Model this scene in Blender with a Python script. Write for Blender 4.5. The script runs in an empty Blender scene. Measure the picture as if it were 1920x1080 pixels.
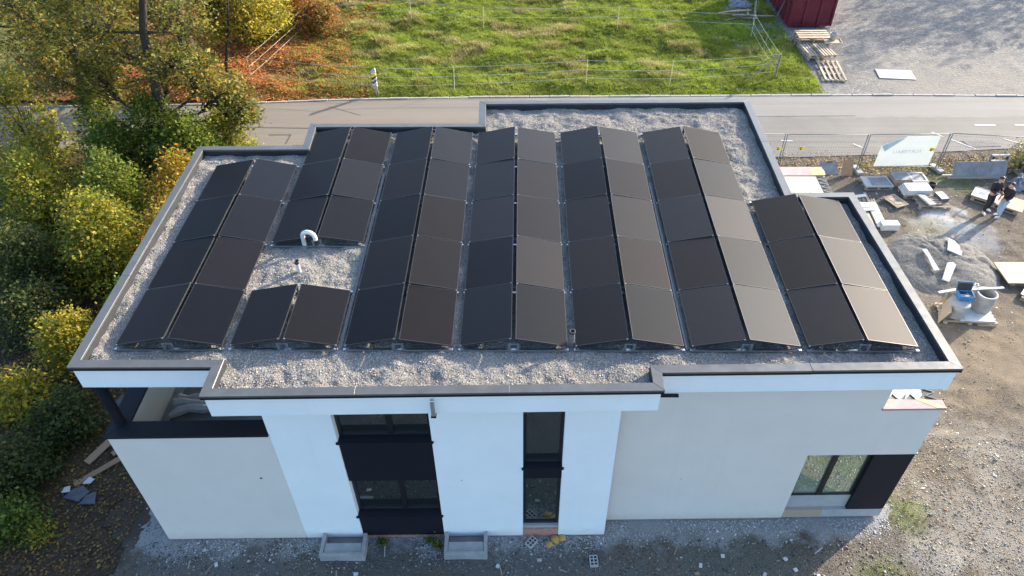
import bpy, math, random
import numpy as np
from mathutils import Vector, Matrix

R = math.radians
scene = bpy.context.scene
col = scene.collection

# ------------------------------------------------------------------ camera
camd = bpy.data.cameras.new('camera')
cam = bpy.data.objects.new('camera', camd)
col.objects.link(cam)
PITCH, YAW, ROLL = 0.731721, 0.019836, -0.012409
fw = Vector((0, math.cos(PITCH), -math.sin(PITCH)))
up = Vector((0, math.sin(PITCH), math.cos(PITCH)))
rt = Vector((1, 0, 0))
rz = Matrix.Rotation(YAW, 3, 'Z')
fw, up, rt = rz @ fw, rz @ up, rz @ rt
cr, sr = math.cos(ROLL), math.sin(ROLL)
rt, up = cr * rt + sr * up, -sr * rt + cr * up
m = Matrix((rt, up, -fw)).transposed().to_4x4()
m.translation = Vector((0.1937, -10.6796, 17.6225))
cam.matrix_world = m
camd.sensor_width = 36
camd.lens = 1387.13 / 1920 * 36
camd.clip_end = 600
scene.camera = cam

# ------------------------------------------------------------------ light
SUN_AZ, SUN_EL = R(36), R(20)          # azimuth measured from +X towards +Y
w = bpy.data.worlds.new('World'); scene.world = w; w.use_nodes = True
nt = w.node_tree
sky = nt.nodes.new('ShaderNodeTexSky'); sky.sky_type = 'NISHITA'; sky.sun_disc = False
sky.sun_elevation = SUN_EL; sky.sun_rotation = R(90) - SUN_AZ
sky.air_density = 1.0; sky.dust_density = 3.0; sky.ozone_density = 2.7; sky.altitude = 400
bg = nt.nodes['Background']; nt.links.new(sky.outputs[0], bg.inputs[0]); bg.inputs[1].default_value = 0.15
sd = bpy.data.lights.new('sun', 'SUN'); sd.energy = 3.4; sd.angle = R(0.6); sd.color = (1.0, 0.87, 0.70)
so = bpy.data.objects.new('sun', sd); col.objects.link(so)
sdir = Vector((math.cos(SUN_AZ) * math.cos(SUN_EL), math.sin(SUN_AZ) * math.cos(SUN_EL), math.sin(SUN_EL)))
so.rotation_euler = sdir.to_track_quat('Z', 'Y').to_euler(); so.location = sdir * 60
vs = scene.view_settings
vs.view_transform = 'Standard'; vs.look = 'None'; vs.gamma = 1.0; vs.use_curve_mapping = False
vs.exposure = 1.9

rng = np.random.default_rng(7)
random.seed(7)

# ------------------------------------------------------------------ helpers
def tag(o, label=None, cat=None, group=None, kind=None):
    if label: o['label'] = label
    if cat: o['category'] = cat
    if group: o['group'] = group
    if kind: o['kind'] = kind
    return o

def empty(name, loc=(0, 0, 0), rotz=0.0, label=None, cat=None, group=None):
    o = bpy.data.objects.new(name, None); col.objects.link(o)
    o.location = loc; o.rotation_euler = (0, 0, rotz)
    o.empty_display_size = 0.1
    return tag(o, label, cat, group)

class MB:
    """collects simple solids, then links them as one mesh object"""
    def __init__(s): s.v = []; s.f = []; s.mi = []; s.cur = 0
    def add(s, vs_, fs_):
        b = len(s.v); s.v += [tuple(p) for p in vs_]; s.f += [tuple(i + b for i in f) for f in fs_]
        s.mi += [s.cur] * len(fs_); return s
    def box(s, x0, x1, y0, y1, z0, z1):
        return s.hexa([(x0, y0), (x1, y0), (x1, y1), (x0, y1)], z0, z1)
    def hexa(s, poly, z0, z1):
        return s.prism(poly, z0, z1)
    def prism(s, poly, z0, z1):
        n = len(poly)
        v = [(x, y, z0) for x, y in poly] + [(x, y, z1) for x, y in poly]
        f = [tuple(range(n))[::-1], tuple(range(n, 2 * n))] + [(i, (i + 1) % n, n + (i + 1) % n, n + i) for i in range(n)]
        return s.add(v, f)
    def obox(s, c, size, rot=(0, 0, 0)):
        M = Matrix.Translation(c) @ (Matrix.Rotation(rot[2], 4, 'Z') @ Matrix.Rotation(rot[1], 4, 'Y') @ Matrix.Rotation(rot[0], 4, 'X'))
        h = [k / 2 for k in size]
        v = [M @ Vector((sx * h[0], sy * h[1], sz * h[2])) for sz in (-1, 1) for sx, sy in ((-1, -1), (1, -1), (1, 1), (-1, 1))]
        return s.add(v, [(3, 2, 1, 0), (4, 5, 6, 7), (0, 1, 5, 4), (1, 2, 6, 5), (2, 3, 7, 6), (3, 0, 4, 7)])
    def tube(s, pts, rad, n=10, caps=True):
        pts = [Vector(p) for p in pts]
        rad = rad if isinstance(rad, (list, tuple)) else [rad] * len(pts)
        rings = []; prev = None
        for i, p in enumerate(pts):
            d = (pts[min(i + 1, len(pts) - 1)] - pts[max(i - 1, 0)]).normalized()
            a = Vector((0, 0, 1)) if abs(d.z) < 0.95 else Vector((1, 0, 0))
            if prev is not None: a = prev
            x = a - d * a.dot(d); x.normalize(); y = d.cross(x); prev = x
            rings.append([p + (x * math.cos(2 * math.pi * k / n) + y * math.sin(2 * math.pi * k / n)) * rad[i] for k in range(n)])
        v = [q for r_ in rings for q in r_]; f = []
        for i in range(len(pts) - 1):
            for k in range(n):
                f.append((i * n + k, i * n + (k + 1) % n, (i + 1) * n + (k + 1) % n, (i + 1) * n + k))
        if caps:
            f.append(tuple(range(n))[::-1]); f.append(tuple((len(pts) - 1) * n + k for k in range(n)))
        return s.add(v, f)
    def lathe(s, prof, c=(0, 0, 0), n=28, closed=False):
        v = []; f = []
        for r_, z in prof:
            for k in range(n):
                a = 2 * math.pi * k / n
                v.append((c[0] + r_ * math.cos(a), c[1] + r_ * math.sin(a), c[2] + z))
        L = len(prof)
        for i in range(L if closed else L - 1):
            j = (i + 1) % L
            for k in range(n):
                f.append((i * n + k, i * n + (k + 1) % n, j * n + (k + 1) % n, j * n + k))
        return s.add(v, f)
    def build(s, name, mat, parent=None, smooth=False, bevel=0.0, loc=None, rot=None):
        me = bpy.data.meshes.new(name); me.from_pydata(s.v, [], s.f)
        for mm in (mat if isinstance(mat, (list, tuple)) else [mat]): me.materials.append(mm)
        if any(s.mi): me.polygons.foreach_set('material_index', s.mi)
        if smooth: me.polygons.foreach_set('use_smooth', [True] * len(me.polygons))
        o = bpy.data.objects.new(name, me); col.objects.link(o)
        if parent: o.parent = parent
        if loc: o.location = loc
        if rot: o.rotation_euler = rot
        if bevel > 0:
            b = o.modifiers.new('bevel', 'BEVEL'); b.width = bevel; b.segments = 1; b.limit_method = 'ANGLE'
        return o

def link_copy(src, parent=None, loc=None, rot=None):
    c = src.copy(); col.objects.link(c)
    if parent is not None: c.parent = parent
    if loc is not None: c.location = loc
    if rot is not None: c.rotation_euler = rot
    return c

def copy_thing(root, loc, rotz, label, group=None):
    r_ = root.copy(); col.objects.link(r_); r_.location = loc; r_.rotation_euler = (0, 0, rotz)
    r_['label'] = label
    if group: r_['group'] = group
    for ch in list(root.children):
        c = ch.copy(); col.objects.link(c); c.parent = r_
        for g_ in list(ch.children):
            d = g_.copy(); col.objects.link(d); d.parent = c
    return r_

def np_mesh(name, V, F, cols=None, mat=None, parent=None, smooth=False):
    V = np.asarray(V, np.float32); F = np.asarray(F, np.int32); k = F.shape[1]
    me = bpy.data.meshes.new(name)
    me.vertices.add(len(V)); me.vertices.foreach_set('co', V.ravel())
    me.loops.add(F.size); me.loops.foreach_set('vertex_index', F.ravel())
    me.polygons.add(len(F)); me.polygons.foreach_set('loop_start', np.arange(0, F.size, k, dtype=np.int32))
    if smooth: me.polygons.foreach_set('use_smooth', np.ones(len(F), bool))
    me.update(calc_edges=True)
    if cols is not None:
        a = me.color_attributes.new('Col', 'FLOAT_COLOR', 'POINT')
        c4 = np.ones((len(V), 4), np.float32); c4[:, :3] = cols
        a.data.foreach_set('color', c4.ravel())
    if mat: me.materials.append(mat)
    o = bpy.data.objects.new(name, me); col.objects.link(o)
    if parent: o.parent = parent
    return o

def rot_mats(n, tilt=math.pi):
    """random rotations, tilted at most `tilt` from upright"""
    a = rng.uniform(0, 2 * np.pi, n); t = rng.uniform(-tilt, tilt, n); b = rng.uniform(0, 2 * np.pi, n)
    def Rz(x):
        M = np.zeros((n, 3, 3)); M[:, 0, 0] = np.cos(x); M[:, 0, 1] = -np.sin(x); M[:, 1, 0] = np.sin(x); M[:, 1, 1] = np.cos(x); M[:, 2, 2] = 1; return M
    Rx = np.zeros((n, 3, 3)); Rx[:, 0, 0] = 1; Rx[:, 1, 1] = np.cos(t); Rx[:, 1, 2] = -np.sin(t); Rx[:, 2, 1] = np.sin(t); Rx[:, 2, 2] = np.cos(t)
    return Rz(b) @ Rx @ Rz(a)

def scatter(name, bv, bf, pos, scale, cols, mat, tilt=math.pi, parent=None, smooth=False):
    bv = np.asarray(bv, float); bf = np.asarray(bf); n = len(pos)
    scale = np.asarray(scale, float)
    if scale.ndim == 1: scale = np.repeat(scale[:, None], 3, 1)
    V = np.einsum('nij,nkj->nki', rot_mats(n, tilt), bv[None] * scale[:, None, :]) + np.asarray(pos)[:, None, :]
    F = bf[None] + (np.arange(n) * len(bv))[:, None, None]
    C = np.repeat(np.asarray(cols), len(bv), 0)
    return np_mesh(name, V.reshape(-1, 3), F.reshape(-1, bf.shape[1]), C, mat, parent, smooth)

_perm = np.random.default_rng(3).random((256, 256))
def vnoise(x, y, s=0):
    x = np.asarray(x, float) + s * 17.31; y = np.asarray(y, float) + s * 9.77
    xi = np.floor(x).astype(int); yi = np.floor(y).astype(int); fx = x - xi; fy = y - yi
    fx = fx * fx * (3 - 2 * fx); fy = fy * fy * (3 - 2 * fy)
    g = lambda a, b: _perm[(a + s * 7) % 256, (b + s * 13) % 256]
    return (g(xi, yi) * (1 - fx) + g(xi + 1, yi) * fx) * (1 - fy) + (g(xi, yi + 1) * (1 - fx) + g(xi + 1, yi + 1) * fx) * fy
def fbm(x, y, f=1.0, o=4, s=0):
    t = 0; a = 0.5
    for i in range(o): t = t + a * vnoise(np.asarray(x) * f, np.asarray(y) * f, s + i); f *= 2.03; a *= 0.5
    return t

def in_poly(x, y, poly):
    x = np.asarray(x); y = np.asarray(y); ins = np.zeros(x.shape, bool); n = len(poly)
    for i in range(n):
        x1, y1 = poly[i]; x2, y2 = poly[(i + 1) % n]
        c = ((y1 > y) != (y2 > y)) & (x < (x2 - x1) * (y - y1) / (y2 - y1 + 1e-12) + x1)
        ins ^= c
    return ins

def offset_poly(P, d):
    """move every side of a counter-clockwise outline inwards by d"""
    n = len(P); out = []
    for i in range(n):
        p0, p1, p2 = Vector(P[i - 1]), Vector(P[i]), Vector(P[(i + 1) % n])
        e1 = (p1 - p0).normalized(); e2 = (p2 - p1).normalized()
        n1 = Vector((-e1.y, e1.x)); n2 = Vector((-e2.y, e2.x))
        den = 1 + n1.dot(n2)
        out.append(tuple(p1 + (n1 + n2) * (d / den)))
    return out

# ------------------------------------------------------------------ materials
def new_mat(name):
    mt = bpy.data.materials.new(name); mt.use_nodes = True
    t = mt.node_tree; return mt, t, t.nodes['Principled BSDF']
def node(t, kind, **kw):
    n = t.nodes.new(kind)
    for k, v in kw.items():
        if k.startswith('i_'): n.inputs[int(k[2:])].default_value = v
        else: setattr(n, k, v)
    return n
def tex_coord(t, which='Object'):
    return node(t, 'ShaderNodeTexCoord').outputs[which]
def noise(t, vec, scale, detail=4, rough=0.55):
    n = node(t, 'ShaderNodeTexNoise'); n.inputs['Scale'].default_value = scale; n.inputs['Detail'].default_value = detail
    n.inputs['Roughness'].default_value = rough
    t.links.new(vec, n.inputs['Vector']); return n.outputs['Fac']
def ramp(t, fac, stops):
    n = node(t, 'ShaderNodeValToRGB'); e = n.color_ramp.elements
    while len(e) < len(stops): e.new(0.5)
    for k, (p, c) in enumerate(stops):
        e[k].position = p; e[k].color = (*c, 1) if len(c) == 3 else c
    t.links.new(fac, n.inputs[0]); return n.outputs[0]
def mixc(t, fac, a, b, mode='MIX'):
    n = node(t, 'ShaderNodeMix', data_type='RGBA', blend_type=mode)
    for sock, v in ((n.inputs[0], fac), (n.inputs[6], a), (n.inputs[7], b)):
        if isinstance(v, bpy.types.NodeSocket): t.links.new(v, sock)
        elif isinstance(v, (int, float)): sock.default_value = v
        else: sock.default_value = (*v, 1)
    return n.outputs[2]
def math_n(t, op, a, b=None):
    n = node(t, 'ShaderNodeMath', operation=op)
    for k, v in enumerate((a, b)):
        if v is None: continue
        if isinstance(v, bpy.types.NodeSocket): t.links.new(v, n.inputs[k])
        else: n.inputs[k].default_value = v
    return n.outputs[0]
def bump(t, height, dist=0.01, strength=1.0):
    n = node(t, 'ShaderNodeBump'); n.inputs['Distance'].default_value = dist; n.inputs['Strength'].default_value = strength
    t.links.new(height, n.inputs['Height']); return n.outputs[0]

def basic(name, c, rough=0.7, var=0.12, scale=6.0, bmp=0.002, bscale=60, metal=0.0, spec=0.5, which='Object'):
    """one colour with soft blotches, fine grain and relief"""
    mt, t, b = new_mat(name); co = tex_coord(t, which)
    f = noise(t, co, scale, 5, 0.6)
    c1 = tuple(max(0, k * (1 - var)) for k in c); c2 = tuple(min(1, k * (1 + var)) for k in c)
    t.links.new(ramp(t, f, [(0.3, c1), (0.7, c2)]), b.inputs['Base Color'])
    b.inputs['Roughness'].default_value = rough; b.inputs['Metallic'].default_value = metal
    b.inputs['Specular IOR Level'].default_value = spec
    if bmp: t.links.new(bump(t, noise(t, co, bscale, 3), bmp), b.inputs['Normal'])
    return mt

def attr_mat(name, rough=0.8, trans=0.0, spec=0.3, mul=1.0):
    """colour from the per-piece colour attribute"""
    mt, t, b = new_mat(name)
    a = node(t, 'ShaderNodeAttribute', attribute_name='Col')
    t.links.new(a.outputs['Color'], b.inputs['Base Color'])
    b.inputs['Roughness'].default_value = rough; b.inputs['Specular IOR Level'].default_value = spec
    if trans > 0:
        tr = node(t, 'ShaderNodeBsdfTranslucent'); t.links.new(a.outputs['Color'], tr.inputs['Color'])
        mx = node(t, 'ShaderNodeMixShader'); mx.inputs[0].default_value = trans
        t.links.new(b.outputs[0], mx.inputs[1]); t.links.new(tr.outputs[0], mx.inputs[2])
        t.links.new(mx.outputs[0], t.nodes['Material Output'].inputs['Surface'])
    return mt

M = {}
def plaster(name, c):
    mt, t, b = new_mat(name); co = tex_coord(t)
    sep = node(t, 'ShaderNodeSeparateXYZ'); t.links.new(co, sep.inputs[0])
    f = noise(t, co, 0.8, 6, 0.65); f2 = noise(t, co, 5.0, 5, 0.6)
    mp = node(t, 'ShaderNodeMapping'); mp.inputs['Scale'].default_value = (7.0, 7.0, 0.25); t.links.new(co, mp.inputs[0])
    f3 = noise(t, mp.outputs[0], 1.0, 4, 0.6)
    base = ramp(t, f, [(0.3, tuple(k * 0.955 for k in c)), (0.7, tuple(min(1, k * 1.02) for k in c))])
    base = mixc(t, ramp(t, f3, [(0.58, (0, 0, 0)), (0.8, (0.10,) * 3)]), base, tuple(k * 0.6 for k in c))
    foot = math_n(t, 'MULTIPLY', ramp(t, math_n(t, 'ADD', sep.outputs[2], math_n(t, 'MULTIPLY', math_n(t, 'SUBTRACT', f2, 0.5), 0.5)), [(0.0, (1, 1, 1)), (0.42, (0, 0, 0))]), 0.3)
    base = mixc(t, foot, base, (0.34, 0.31, 0.27))
    t.links.new(base, b.inputs['Base Color']); b.inputs['Roughness'].default_value = 0.92; b.inputs['Specular IOR Level'].default_value = 0.2
    t.links.new(bump(t, math_n(t, 'ADD', noise(t, co, 180, 3), math_n(t, 'MULTIPLY', f2, 0.6)), 0.0018), b.inputs['Normal'])
    return mt
M['plaster_white'] = plaster('white_plaster', (0.84, 0.86, 0.82))
M['plaster_beige'] = plaster('beige_plaster', (0.71, 0.65, 0.565))
M['anthracite'] = basic('anthracite_panel', (0.008, 0.009, 0.0135), 0.65, 0.1, 1.5, 0.0005, 90, spec=0.3)
M['frame_dark'] = basic('window_frame_dark', (0.012, 0.013, 0.016), 0.4, 0.1, 3, 0, 10)
M['concrete'] = basic('concrete_grey', (0.29, 0.29, 0.28), 0.85, 0.18, 4, 0.003, 45)
M['concrete_floor'] = basic('terrace_concrete', (0.20, 0.195, 0.185), 0.85, 0.25, 1.5, 0.002, 40)
M['alu'] = basic('bare_aluminium', (0.62, 0.64, 0.66), 0.32, 0.1, 8, 0.0006, 60, metal=1.0)
M['alu_pale'] = basic('brushed_aluminium', (0.75, 0.75, 0.74), 0.4, 0.08, 9, 0.0006, 60, metal=0.9)
M['membrane'] = basic('roof_membrane', (0.018, 0.02, 0.024), 0.7, 0.2, 5, 0.001, 50)
M['white_board'] = basic('white_foam_board', (0.50, 0.50, 0.487), 0.75, 0.05, 5, 0.001, 60)
M['grey_sheet'] = basic('grey_sheet', (0.20, 0.212, 0.225), 0.6, 0.25, 3, 0.001, 30, spec=0.35)
M['pale_board'] = basic('pale_board', (0.37, 0.365, 0.35), 0.7, 0.1, 4, 0.001, 50)
M['pink_foam'] = basic('pink_insulation', (0.33, 0.235, 0.24), 0.8, 0.12, 5, 0.002, 50)
M['yellow_tape'] = basic('yellow_tape', (0.55, 0.43, 0.13), 0.6, 0.08, 9, 0.0005, 60)
M['brick'] = basic('clay_brick', (0.42, 0.22, 0.15), 0.9, 0.25, 12, 0.002, 50)
M['red_paint'] = basic('dark_red_paint', (0.105, 0.010, 0.022), 0.45, 0.35, 2.0, 0.001, 20, spec=0.4)
M['galv'] = basic('galvanised_steel', (0.17, 0.172, 0.175), 0.6, 0.15, 12, 0.0005, 60, metal=0.35)
M['tape'] = basic('fence_tape_white', (0.45, 0.46, 0.38), 0.7, 0.05, 5, 0, 10)
M['rubber'] = basic('dark_rubber', (0.03, 0.03, 0.032), 0.7, 0.2, 6, 0.001, 60)
M['black_plastic'] = basic('black_plastic', (0.018, 0.018, 0.02), 0.5, 0.2, 6, 0, 60)
M['blue_plastic'] = basic('blue_plastic', (0.03, 0.16, 0.36), 0.4, 0.1, 6, 0, 60)
M['yellow'] = basic('yellow_plastic', (0.75, 0.60, 0.03), 0.5, 0.06, 6, 0, 60)
M['plastic_film'] = basic('milky_plastic_film', (0.42, 0.44, 0.45), 0.3, 0.15, 4, 0.01, 9)
M['vent_white'] = basic('pale_vent_metal', (0.66, 0.64, 0.62), 0.35, 0.08, 5, 0.0005, 60, metal=0.3)
M['bark'] = basic('bark', (0.036, 0.029, 0.023), 0.95, 0.4, 5, 0.03, 14)
M['slate'] = basic('broken_slate', (0.075, 0.085, 0.092), 0.6, 0.3, 6, 0.002, 40)

def wood(name, c, var=0.2):
    mt, t, b = new_mat(name); co = tex_coord(t)
    mp = node(t, 'ShaderNodeMapping'); mp.inputs['Scale'].default_value = (1.2, 14, 14); t.links.new(co, mp.inputs[0])
    oi = node(t, 'ShaderNodeObjectInfo')
    f = noise(t, mp.outputs[0], 3.0, 5, 0.65)
    c0 = ramp(t, f, [(0.25, tuple(k * (1 - var) for k in c)), (0.75, tuple(min(1, k * (1 + var)) for k in c))])
    hs = node(t, 'ShaderNodeHueSaturation'); t.links.new(c0, hs.inputs['Color'])
    t.links.new(math_n(t, 'ADD', math_n(t, 'MULTIPLY', oi.outputs['Random'], 0.45), 0.78), hs.inputs['Value'])
    t.links.new(hs.outputs[0], b.inputs['Base Color']); b.inputs['Roughness'].default_value = 0.8
    t.links.new(bump(t, f, 0.002), b.inputs['Normal'])
    return mt
M['wood'] = wood('pale_wood', (0.40, 0.315, 0.22))
M['wood_old'] = wood('weathered_wood', (0.27, 0.215, 0.16))
M['plank'] = wood('brown_plank', (0.30, 0.19, 0.11))
M['plywood'] = wood('plywood', (0.40, 0.315, 0.22), 0.1)

# coping: anthracite metal that mirrors the sky
def coping_mat():
    mt, t, b = new_mat('coping_metal'); co = tex_coord(t)
    f = noise(t, co, 2.5, 5, 0.6)
    t.links.new(ramp(t, f, [(0.3, (0.10, 0.103, 0.098)), (0.7, (0.13, 0.134, 0.127))]), b.inputs['Base Color'])
    t.links.new(ramp(t, noise(t, co, 7, 4), [(0.3, (0.30,) * 3), (0.7, (0.42,) * 3)]), b.inputs['Roughness'])
    b.inputs['Metallic'].default_value = 0.35; b.inputs['Specular IOR Level'].default_value = 0.6
    return mt
M['coping'] = coping_mat()

def solar_mat():
    mt, t, b = new_mat('solar_glass'); co = tex_coord(t)
    oi = node(t, 'ShaderNodeObjectInfo')
    # batches of glass differ a little in tint
    tint = ramp(t, oi.outputs['Random'], [(0.0, (0.0018, 0.0018, 0.003)), (0.35, (0.002, 0.0018, 0.002)), (0.7, (0.0025, 0.0018, 0.0018)), (1.0, (0.002, 0.0026, 0.0045))])
    sep = node(t, 'ShaderNodeSeparateXYZ'); t.links.new(co, sep.inputs[0])
    # hair-thin cell lines
    def lines(axis, pitch, wd):
        fr = math_n(t, 'FRACT', math_n(t, 'MULTIPLY', sep.outputs[axis], 1 / pitch))
        return math_n(t, 'LESS_THAN', fr, wd)
    ln = math_n(t, 'MAXIMUM', lines(1, 0.0875, 0.03), lines(0, 0.182, 0.012))
    c = mixc(t, math_n(t, 'MULTIPLY', ln, 0.15), tint, (0.02, 0.02, 0.023))
    dust = noise(t, co, 3.2, 6, 0.7)
    c = mixc(t, ramp(t, dust, [(0.45, (0, 0, 0)), (0.9, (0.006,) * 3)]), c, (0.35, 0.33, 0.30))
    t.links.new(c, b.inputs['Base Color'])
    rr = node(t, 'ShaderNodeMapRange'); t.links.new(oi.outputs['Random'], rr.inputs[0])
    rr.inputs[3].default_value = 0.57; rr.inputs[4].default_value = 0.64
    t.links.new(rr.outputs[0], b.inputs['Roughness'])
    b.inputs['IOR'].default_value = 1.5
    wn = node(t, 'ShaderNodeTexWhiteNoise', noise_dimensions='1D'); t.links.new(oi.outputs['Random'], wn.inputs['W'])
    r2 = node(t, 'ShaderNodeMapRange'); t.links.new(wn.outputs['Value'], r2.inputs[0]); r2.inputs[3].default_value = 0.12; r2.inputs[4].default_value = 0.29
    t.links.new(r2.outputs[0], b.inputs['Specular IOR Level'])
    t.links.new(ramp(t, oi.outputs['Random'], [(0.0, (0.76, 0.86, 1.0)), (0.3, (0.88, 0.88, 1.0)), (0.7, (0.96, 0.90, 0.97)), (1.0, (0.74, 0.86, 1.0))]), b.inputs['Specular Tint'])
    b.inputs['Coat Weight'].default_value = 0.10; b.inputs['Coat Roughness'].default_value = 0.07; b.inputs['Coat IOR'].default_value = 1.4
    return mt
M['solar'] = solar_mat()
M['solar_frame'] = basic('dark_anodised_frame', (0.045, 0.045, 0.047), 0.4, 0.1, 6, 0, 10, metal=0.5)

def glass_mat(name, tint, base, refl):
    mt, t, b = new_mat(name); co = tex_coord(t)
    f = noise(t, co, 1.7, 4)
    b.inputs['Base Color'].default_value = (*base, 1); b.inputs['Roughness'].default_value = 0.08
    gl = node(t, 'ShaderNodeBsdfGlossy'); gl.inputs['Color'].default_value = (*tint, 1); gl.inputs['Roughness'].default_value = 0.015
    t.links.new(bump(t, f, 0.004, 0.5), gl.inputs['Normal'])
    mx = node(t, 'ShaderNodeMixShader'); mx.inputs[0].default_value = refl
    t.links.new(b.outputs[0], mx.inputs[1]); t.links.new(gl.outputs[0], mx.inputs[2])
    t.links.new(mx.outputs[0], t.nodes['Material Output'].inputs['Surface'])
    return mt
M['glass'] = glass_mat('window_glass', (0.85, 0.9, 0.8), (0.010, 0.012, 0.011), 0.34)
M['glass_lit_ground'] = glass_mat('window_glass_lit_ground', (0.90, 1.0, 0.82), (0.28, 0.32, 0.215), 0.45)  # greenish glass; its pale base paints in the reflection of sunlit ground

M['stone'] = attr_mat('loose_stone', 0.85)
M['leaf'] = attr_mat('leaf', 0.55, 0.5, 0.3)
M['litter'] = attr_mat('fallen_leaf', 0.7, 0.15)
M['grass'] = attr_mat('grass_blade', 0.6, 0.35, 0.3)

def ground_mat(name, cols, big=0.35, fine=22, patches=(), bm=0.012, band=False):
    """earth: three tones in big blotches, pebbly grain, stains with a place of their own"""
    mt, t, b = new_mat(name); co = tex_coord(t)
    f1 = noise(t, co, big, 6, 0.62); f2 = noise(t, co, big * 4.3, 5, 0.6); f3 = noise(t, co, fine, 4, 0.7)
    base = ramp(t, f1, [(0.32, cols[0]), (0.5, cols[1]), (0.68, cols[2])])
    base = mixc(t, ramp(t, f2, [(0.45, (0, 0, 0)), (0.62, (0.7,) * 3)]), base, cols[1])
    vor = node(t, 'ShaderNodeTexVoronoi'); vor.inputs['Scale'].default_value = fine; t.links.new(co, vor.inputs['Vector'])
    sp = node(t, 'ShaderNodeSeparateColor'); t.links.new(vor.outputs['Color'], sp.inputs[0])
    peb = ramp(t, sp.outputs[0], [(0.0, (0.62,) * 3), (0.7, (1.0,) * 3), (0.9, (1.25,) * 3), (1.0, (1.6,) * 3)])
    base = mixc(t, 0.75, base, peb, 'MULTIPLY')
    base = mixc(t, 1.0, base, ramp(t, f3, [(0.25, (0.7,) * 3), (0.75, (1.22,) * 3)]), 'MULTIPLY')
    for (px, py, pr, pc, amt) in patches:
        d = node(t, 'ShaderNodeVectorMath', operation='DISTANCE'); t.links.new(co, d.inputs[0]); d.inputs[1].default_value = (px, py, 0)
        dd = math_n(t, 'ADD', math_n(t, 'DIVIDE', d.outputs['Value'], pr), math_n(t, 'MULTIPLY', math_n(t, 'SUBTRACT', f2, 0.5), 2.6))
        base = mixc(t, ramp(t, dd, [(0.35, (amt,) * 3), (1.0, (0, 0, 0))]), base, pc)
    if band:
        sp2 = node(t, 'ShaderNodeSeparateXYZ'); t.links.new(co, sp2.inputs[0])
        dist = math_n(t, 'SUBTRACT', math_n(t, 'ADD', math_n(t, 'MULTIPLY', sp2.outputs[0], 0.03), -0.62), sp2.outputs[1])     # metres in front of the wall
        dist = math_n(t, 'ADD', math_n(t, 'MULTIPLY', dist, 1.5), math_n(t, 'MULTIPLY', math_n(t, 'SUBTRACT', f2, 0.5), 3.4))
        inx = math_n(t, 'LESS_THAN', math_n(t, 'ADD', math_n(t, 'ABSOLUTE', sp2.outputs[0]), math_n(t, 'MULTIPLY', math_n(t, 'SUBTRACT', f1, 0.5), 7.0)), 9.6); iny = math_n(t, 'LESS_THAN', sp2.outputs[1], 0.3)
        mk = math_n(t, 'MULTIPLY', math_n(t, 'MULTIPLY', inx, iny), ramp(t, dist, [(0.15, (0.75,) * 3), (0.85, (0, 0, 0))]))
        base = mixc(t, mk, base, mixc(t, 1.0, (0.30, 0.30, 0.29), ramp(t, f3, [(0.3, (0.6,) * 3), (0.7, (1.3,) * 3)]), 'MULTIPLY'))
    t.links.new(base, b.inputs['Base Color']); b.inputs['Roughness'].default_value = 0.95; b.inputs['Specular IOR Level'].default_value = 0.2
    h = math_n(t, 'ADD', math_n(t, 'MULTIPLY', f3, 1.0), math_n(t, 'MULTIPLY', vor.outputs['Distance'], -0.8))
    t.links.new(bump(t, h, bm), b.inputs['Normal'])
    return mt
M['dirt'] = ground_mat('building_site_earth', band=True, cols=[(0.075, 0.058, 0.040), (0.125, 0.105, 0.082), (0.17, 0.152, 0.127)], big=0.33, fine=24, patches=[
    (16.9, 13.0, 1.3, (0.42, 0.42, 0.395), 0.8), (15.9, 12.6, 0.9, (0.30, 0.285, 0.255), 0.6), (12.4, -0.5, 2.0, (0.235, 0.212, 0.18), 0.7), (10.7, -1.1, 0.9, (0.27, 0.25, 0.22), 0.6),
    (13.6, 2.0, 1.6, (0.22, 0.20, 0.172), 0.6), (17.5, 11.8, 1.2, (0.25, 0.25, 0.25), 0.7),
    (14.5, 5.6, 2.6, (0.172, 0.138, 0.098), 0.75), (16.5, 6.5, 2.6, (0.175, 0.138, 0.094), 0.8),
    (10.35, 0.0, 0.7, (0.12, 0.14, 0.045), 0.7), (9.2, -1.75, 0.8, (0.11, 0.12, 0.04), 0.7), (16.0, 12.3, 0.9, (0.17, 0.16, 0.08), 0.5), (18.5, 15.6, 1.4, (0.11, 0.13, 0.05), 0.6), (16.2, 15.2, 1.0, (0.10, 0.10, 0.09), 0.7), (15.0, 14.8, 1.6, (0.11, 0.105, 0.095), 0.75),
    (5.5, -1.8, 2.6, (0.105, 0.106, 0.085), 0.85), (0.5, -2.1, 3.2, (0.115, 0.112, 0.102), 0.9), (-2.9, -1.9, 2.6, (0.10, 0.093, 0.083), 0.88), (-7.5, -2.1, 3.4, (0.12, 0.115, 0.105), 0.88), (-10.5, 0.0, 2.4, (0.06, 0.046, 0.035), 0.95)])
M['woodland'] = ground_mat('woodland_floor', [(0.035, 0.026, 0.018), (0.062, 0.045, 0.028), (0.085, 0.055, 0.028)], 0.5, 16)
M['gravel_yard'] = ground_mat('gravel_yard_surface', [(0.155, 0.148, 0.136), (0.185, 0.177, 0.164), (0.22, 0.206, 0.185)], 0.2, 9, patches=[(21, 24.3, 4.5, (0.24, 0.217, 0.18), 0.7), (26, 24.0, 4, (0.24, 0.217, 0.18), 0.7)], bm=0.02)
M['field'] = ground_mat('field_soil', [(0.08, 0.095, 0.022), (0.11, 0.125, 0.03), (0.145, 0.13, 0.05)], 0.35, 10,
                        patches=[(-13.5, 27, 7.0, (0.26, 0.10, 0.03), 0.85), (-20, 24, 8.0, (0.16, 0.06, 0.025), 0.9)])
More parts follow.
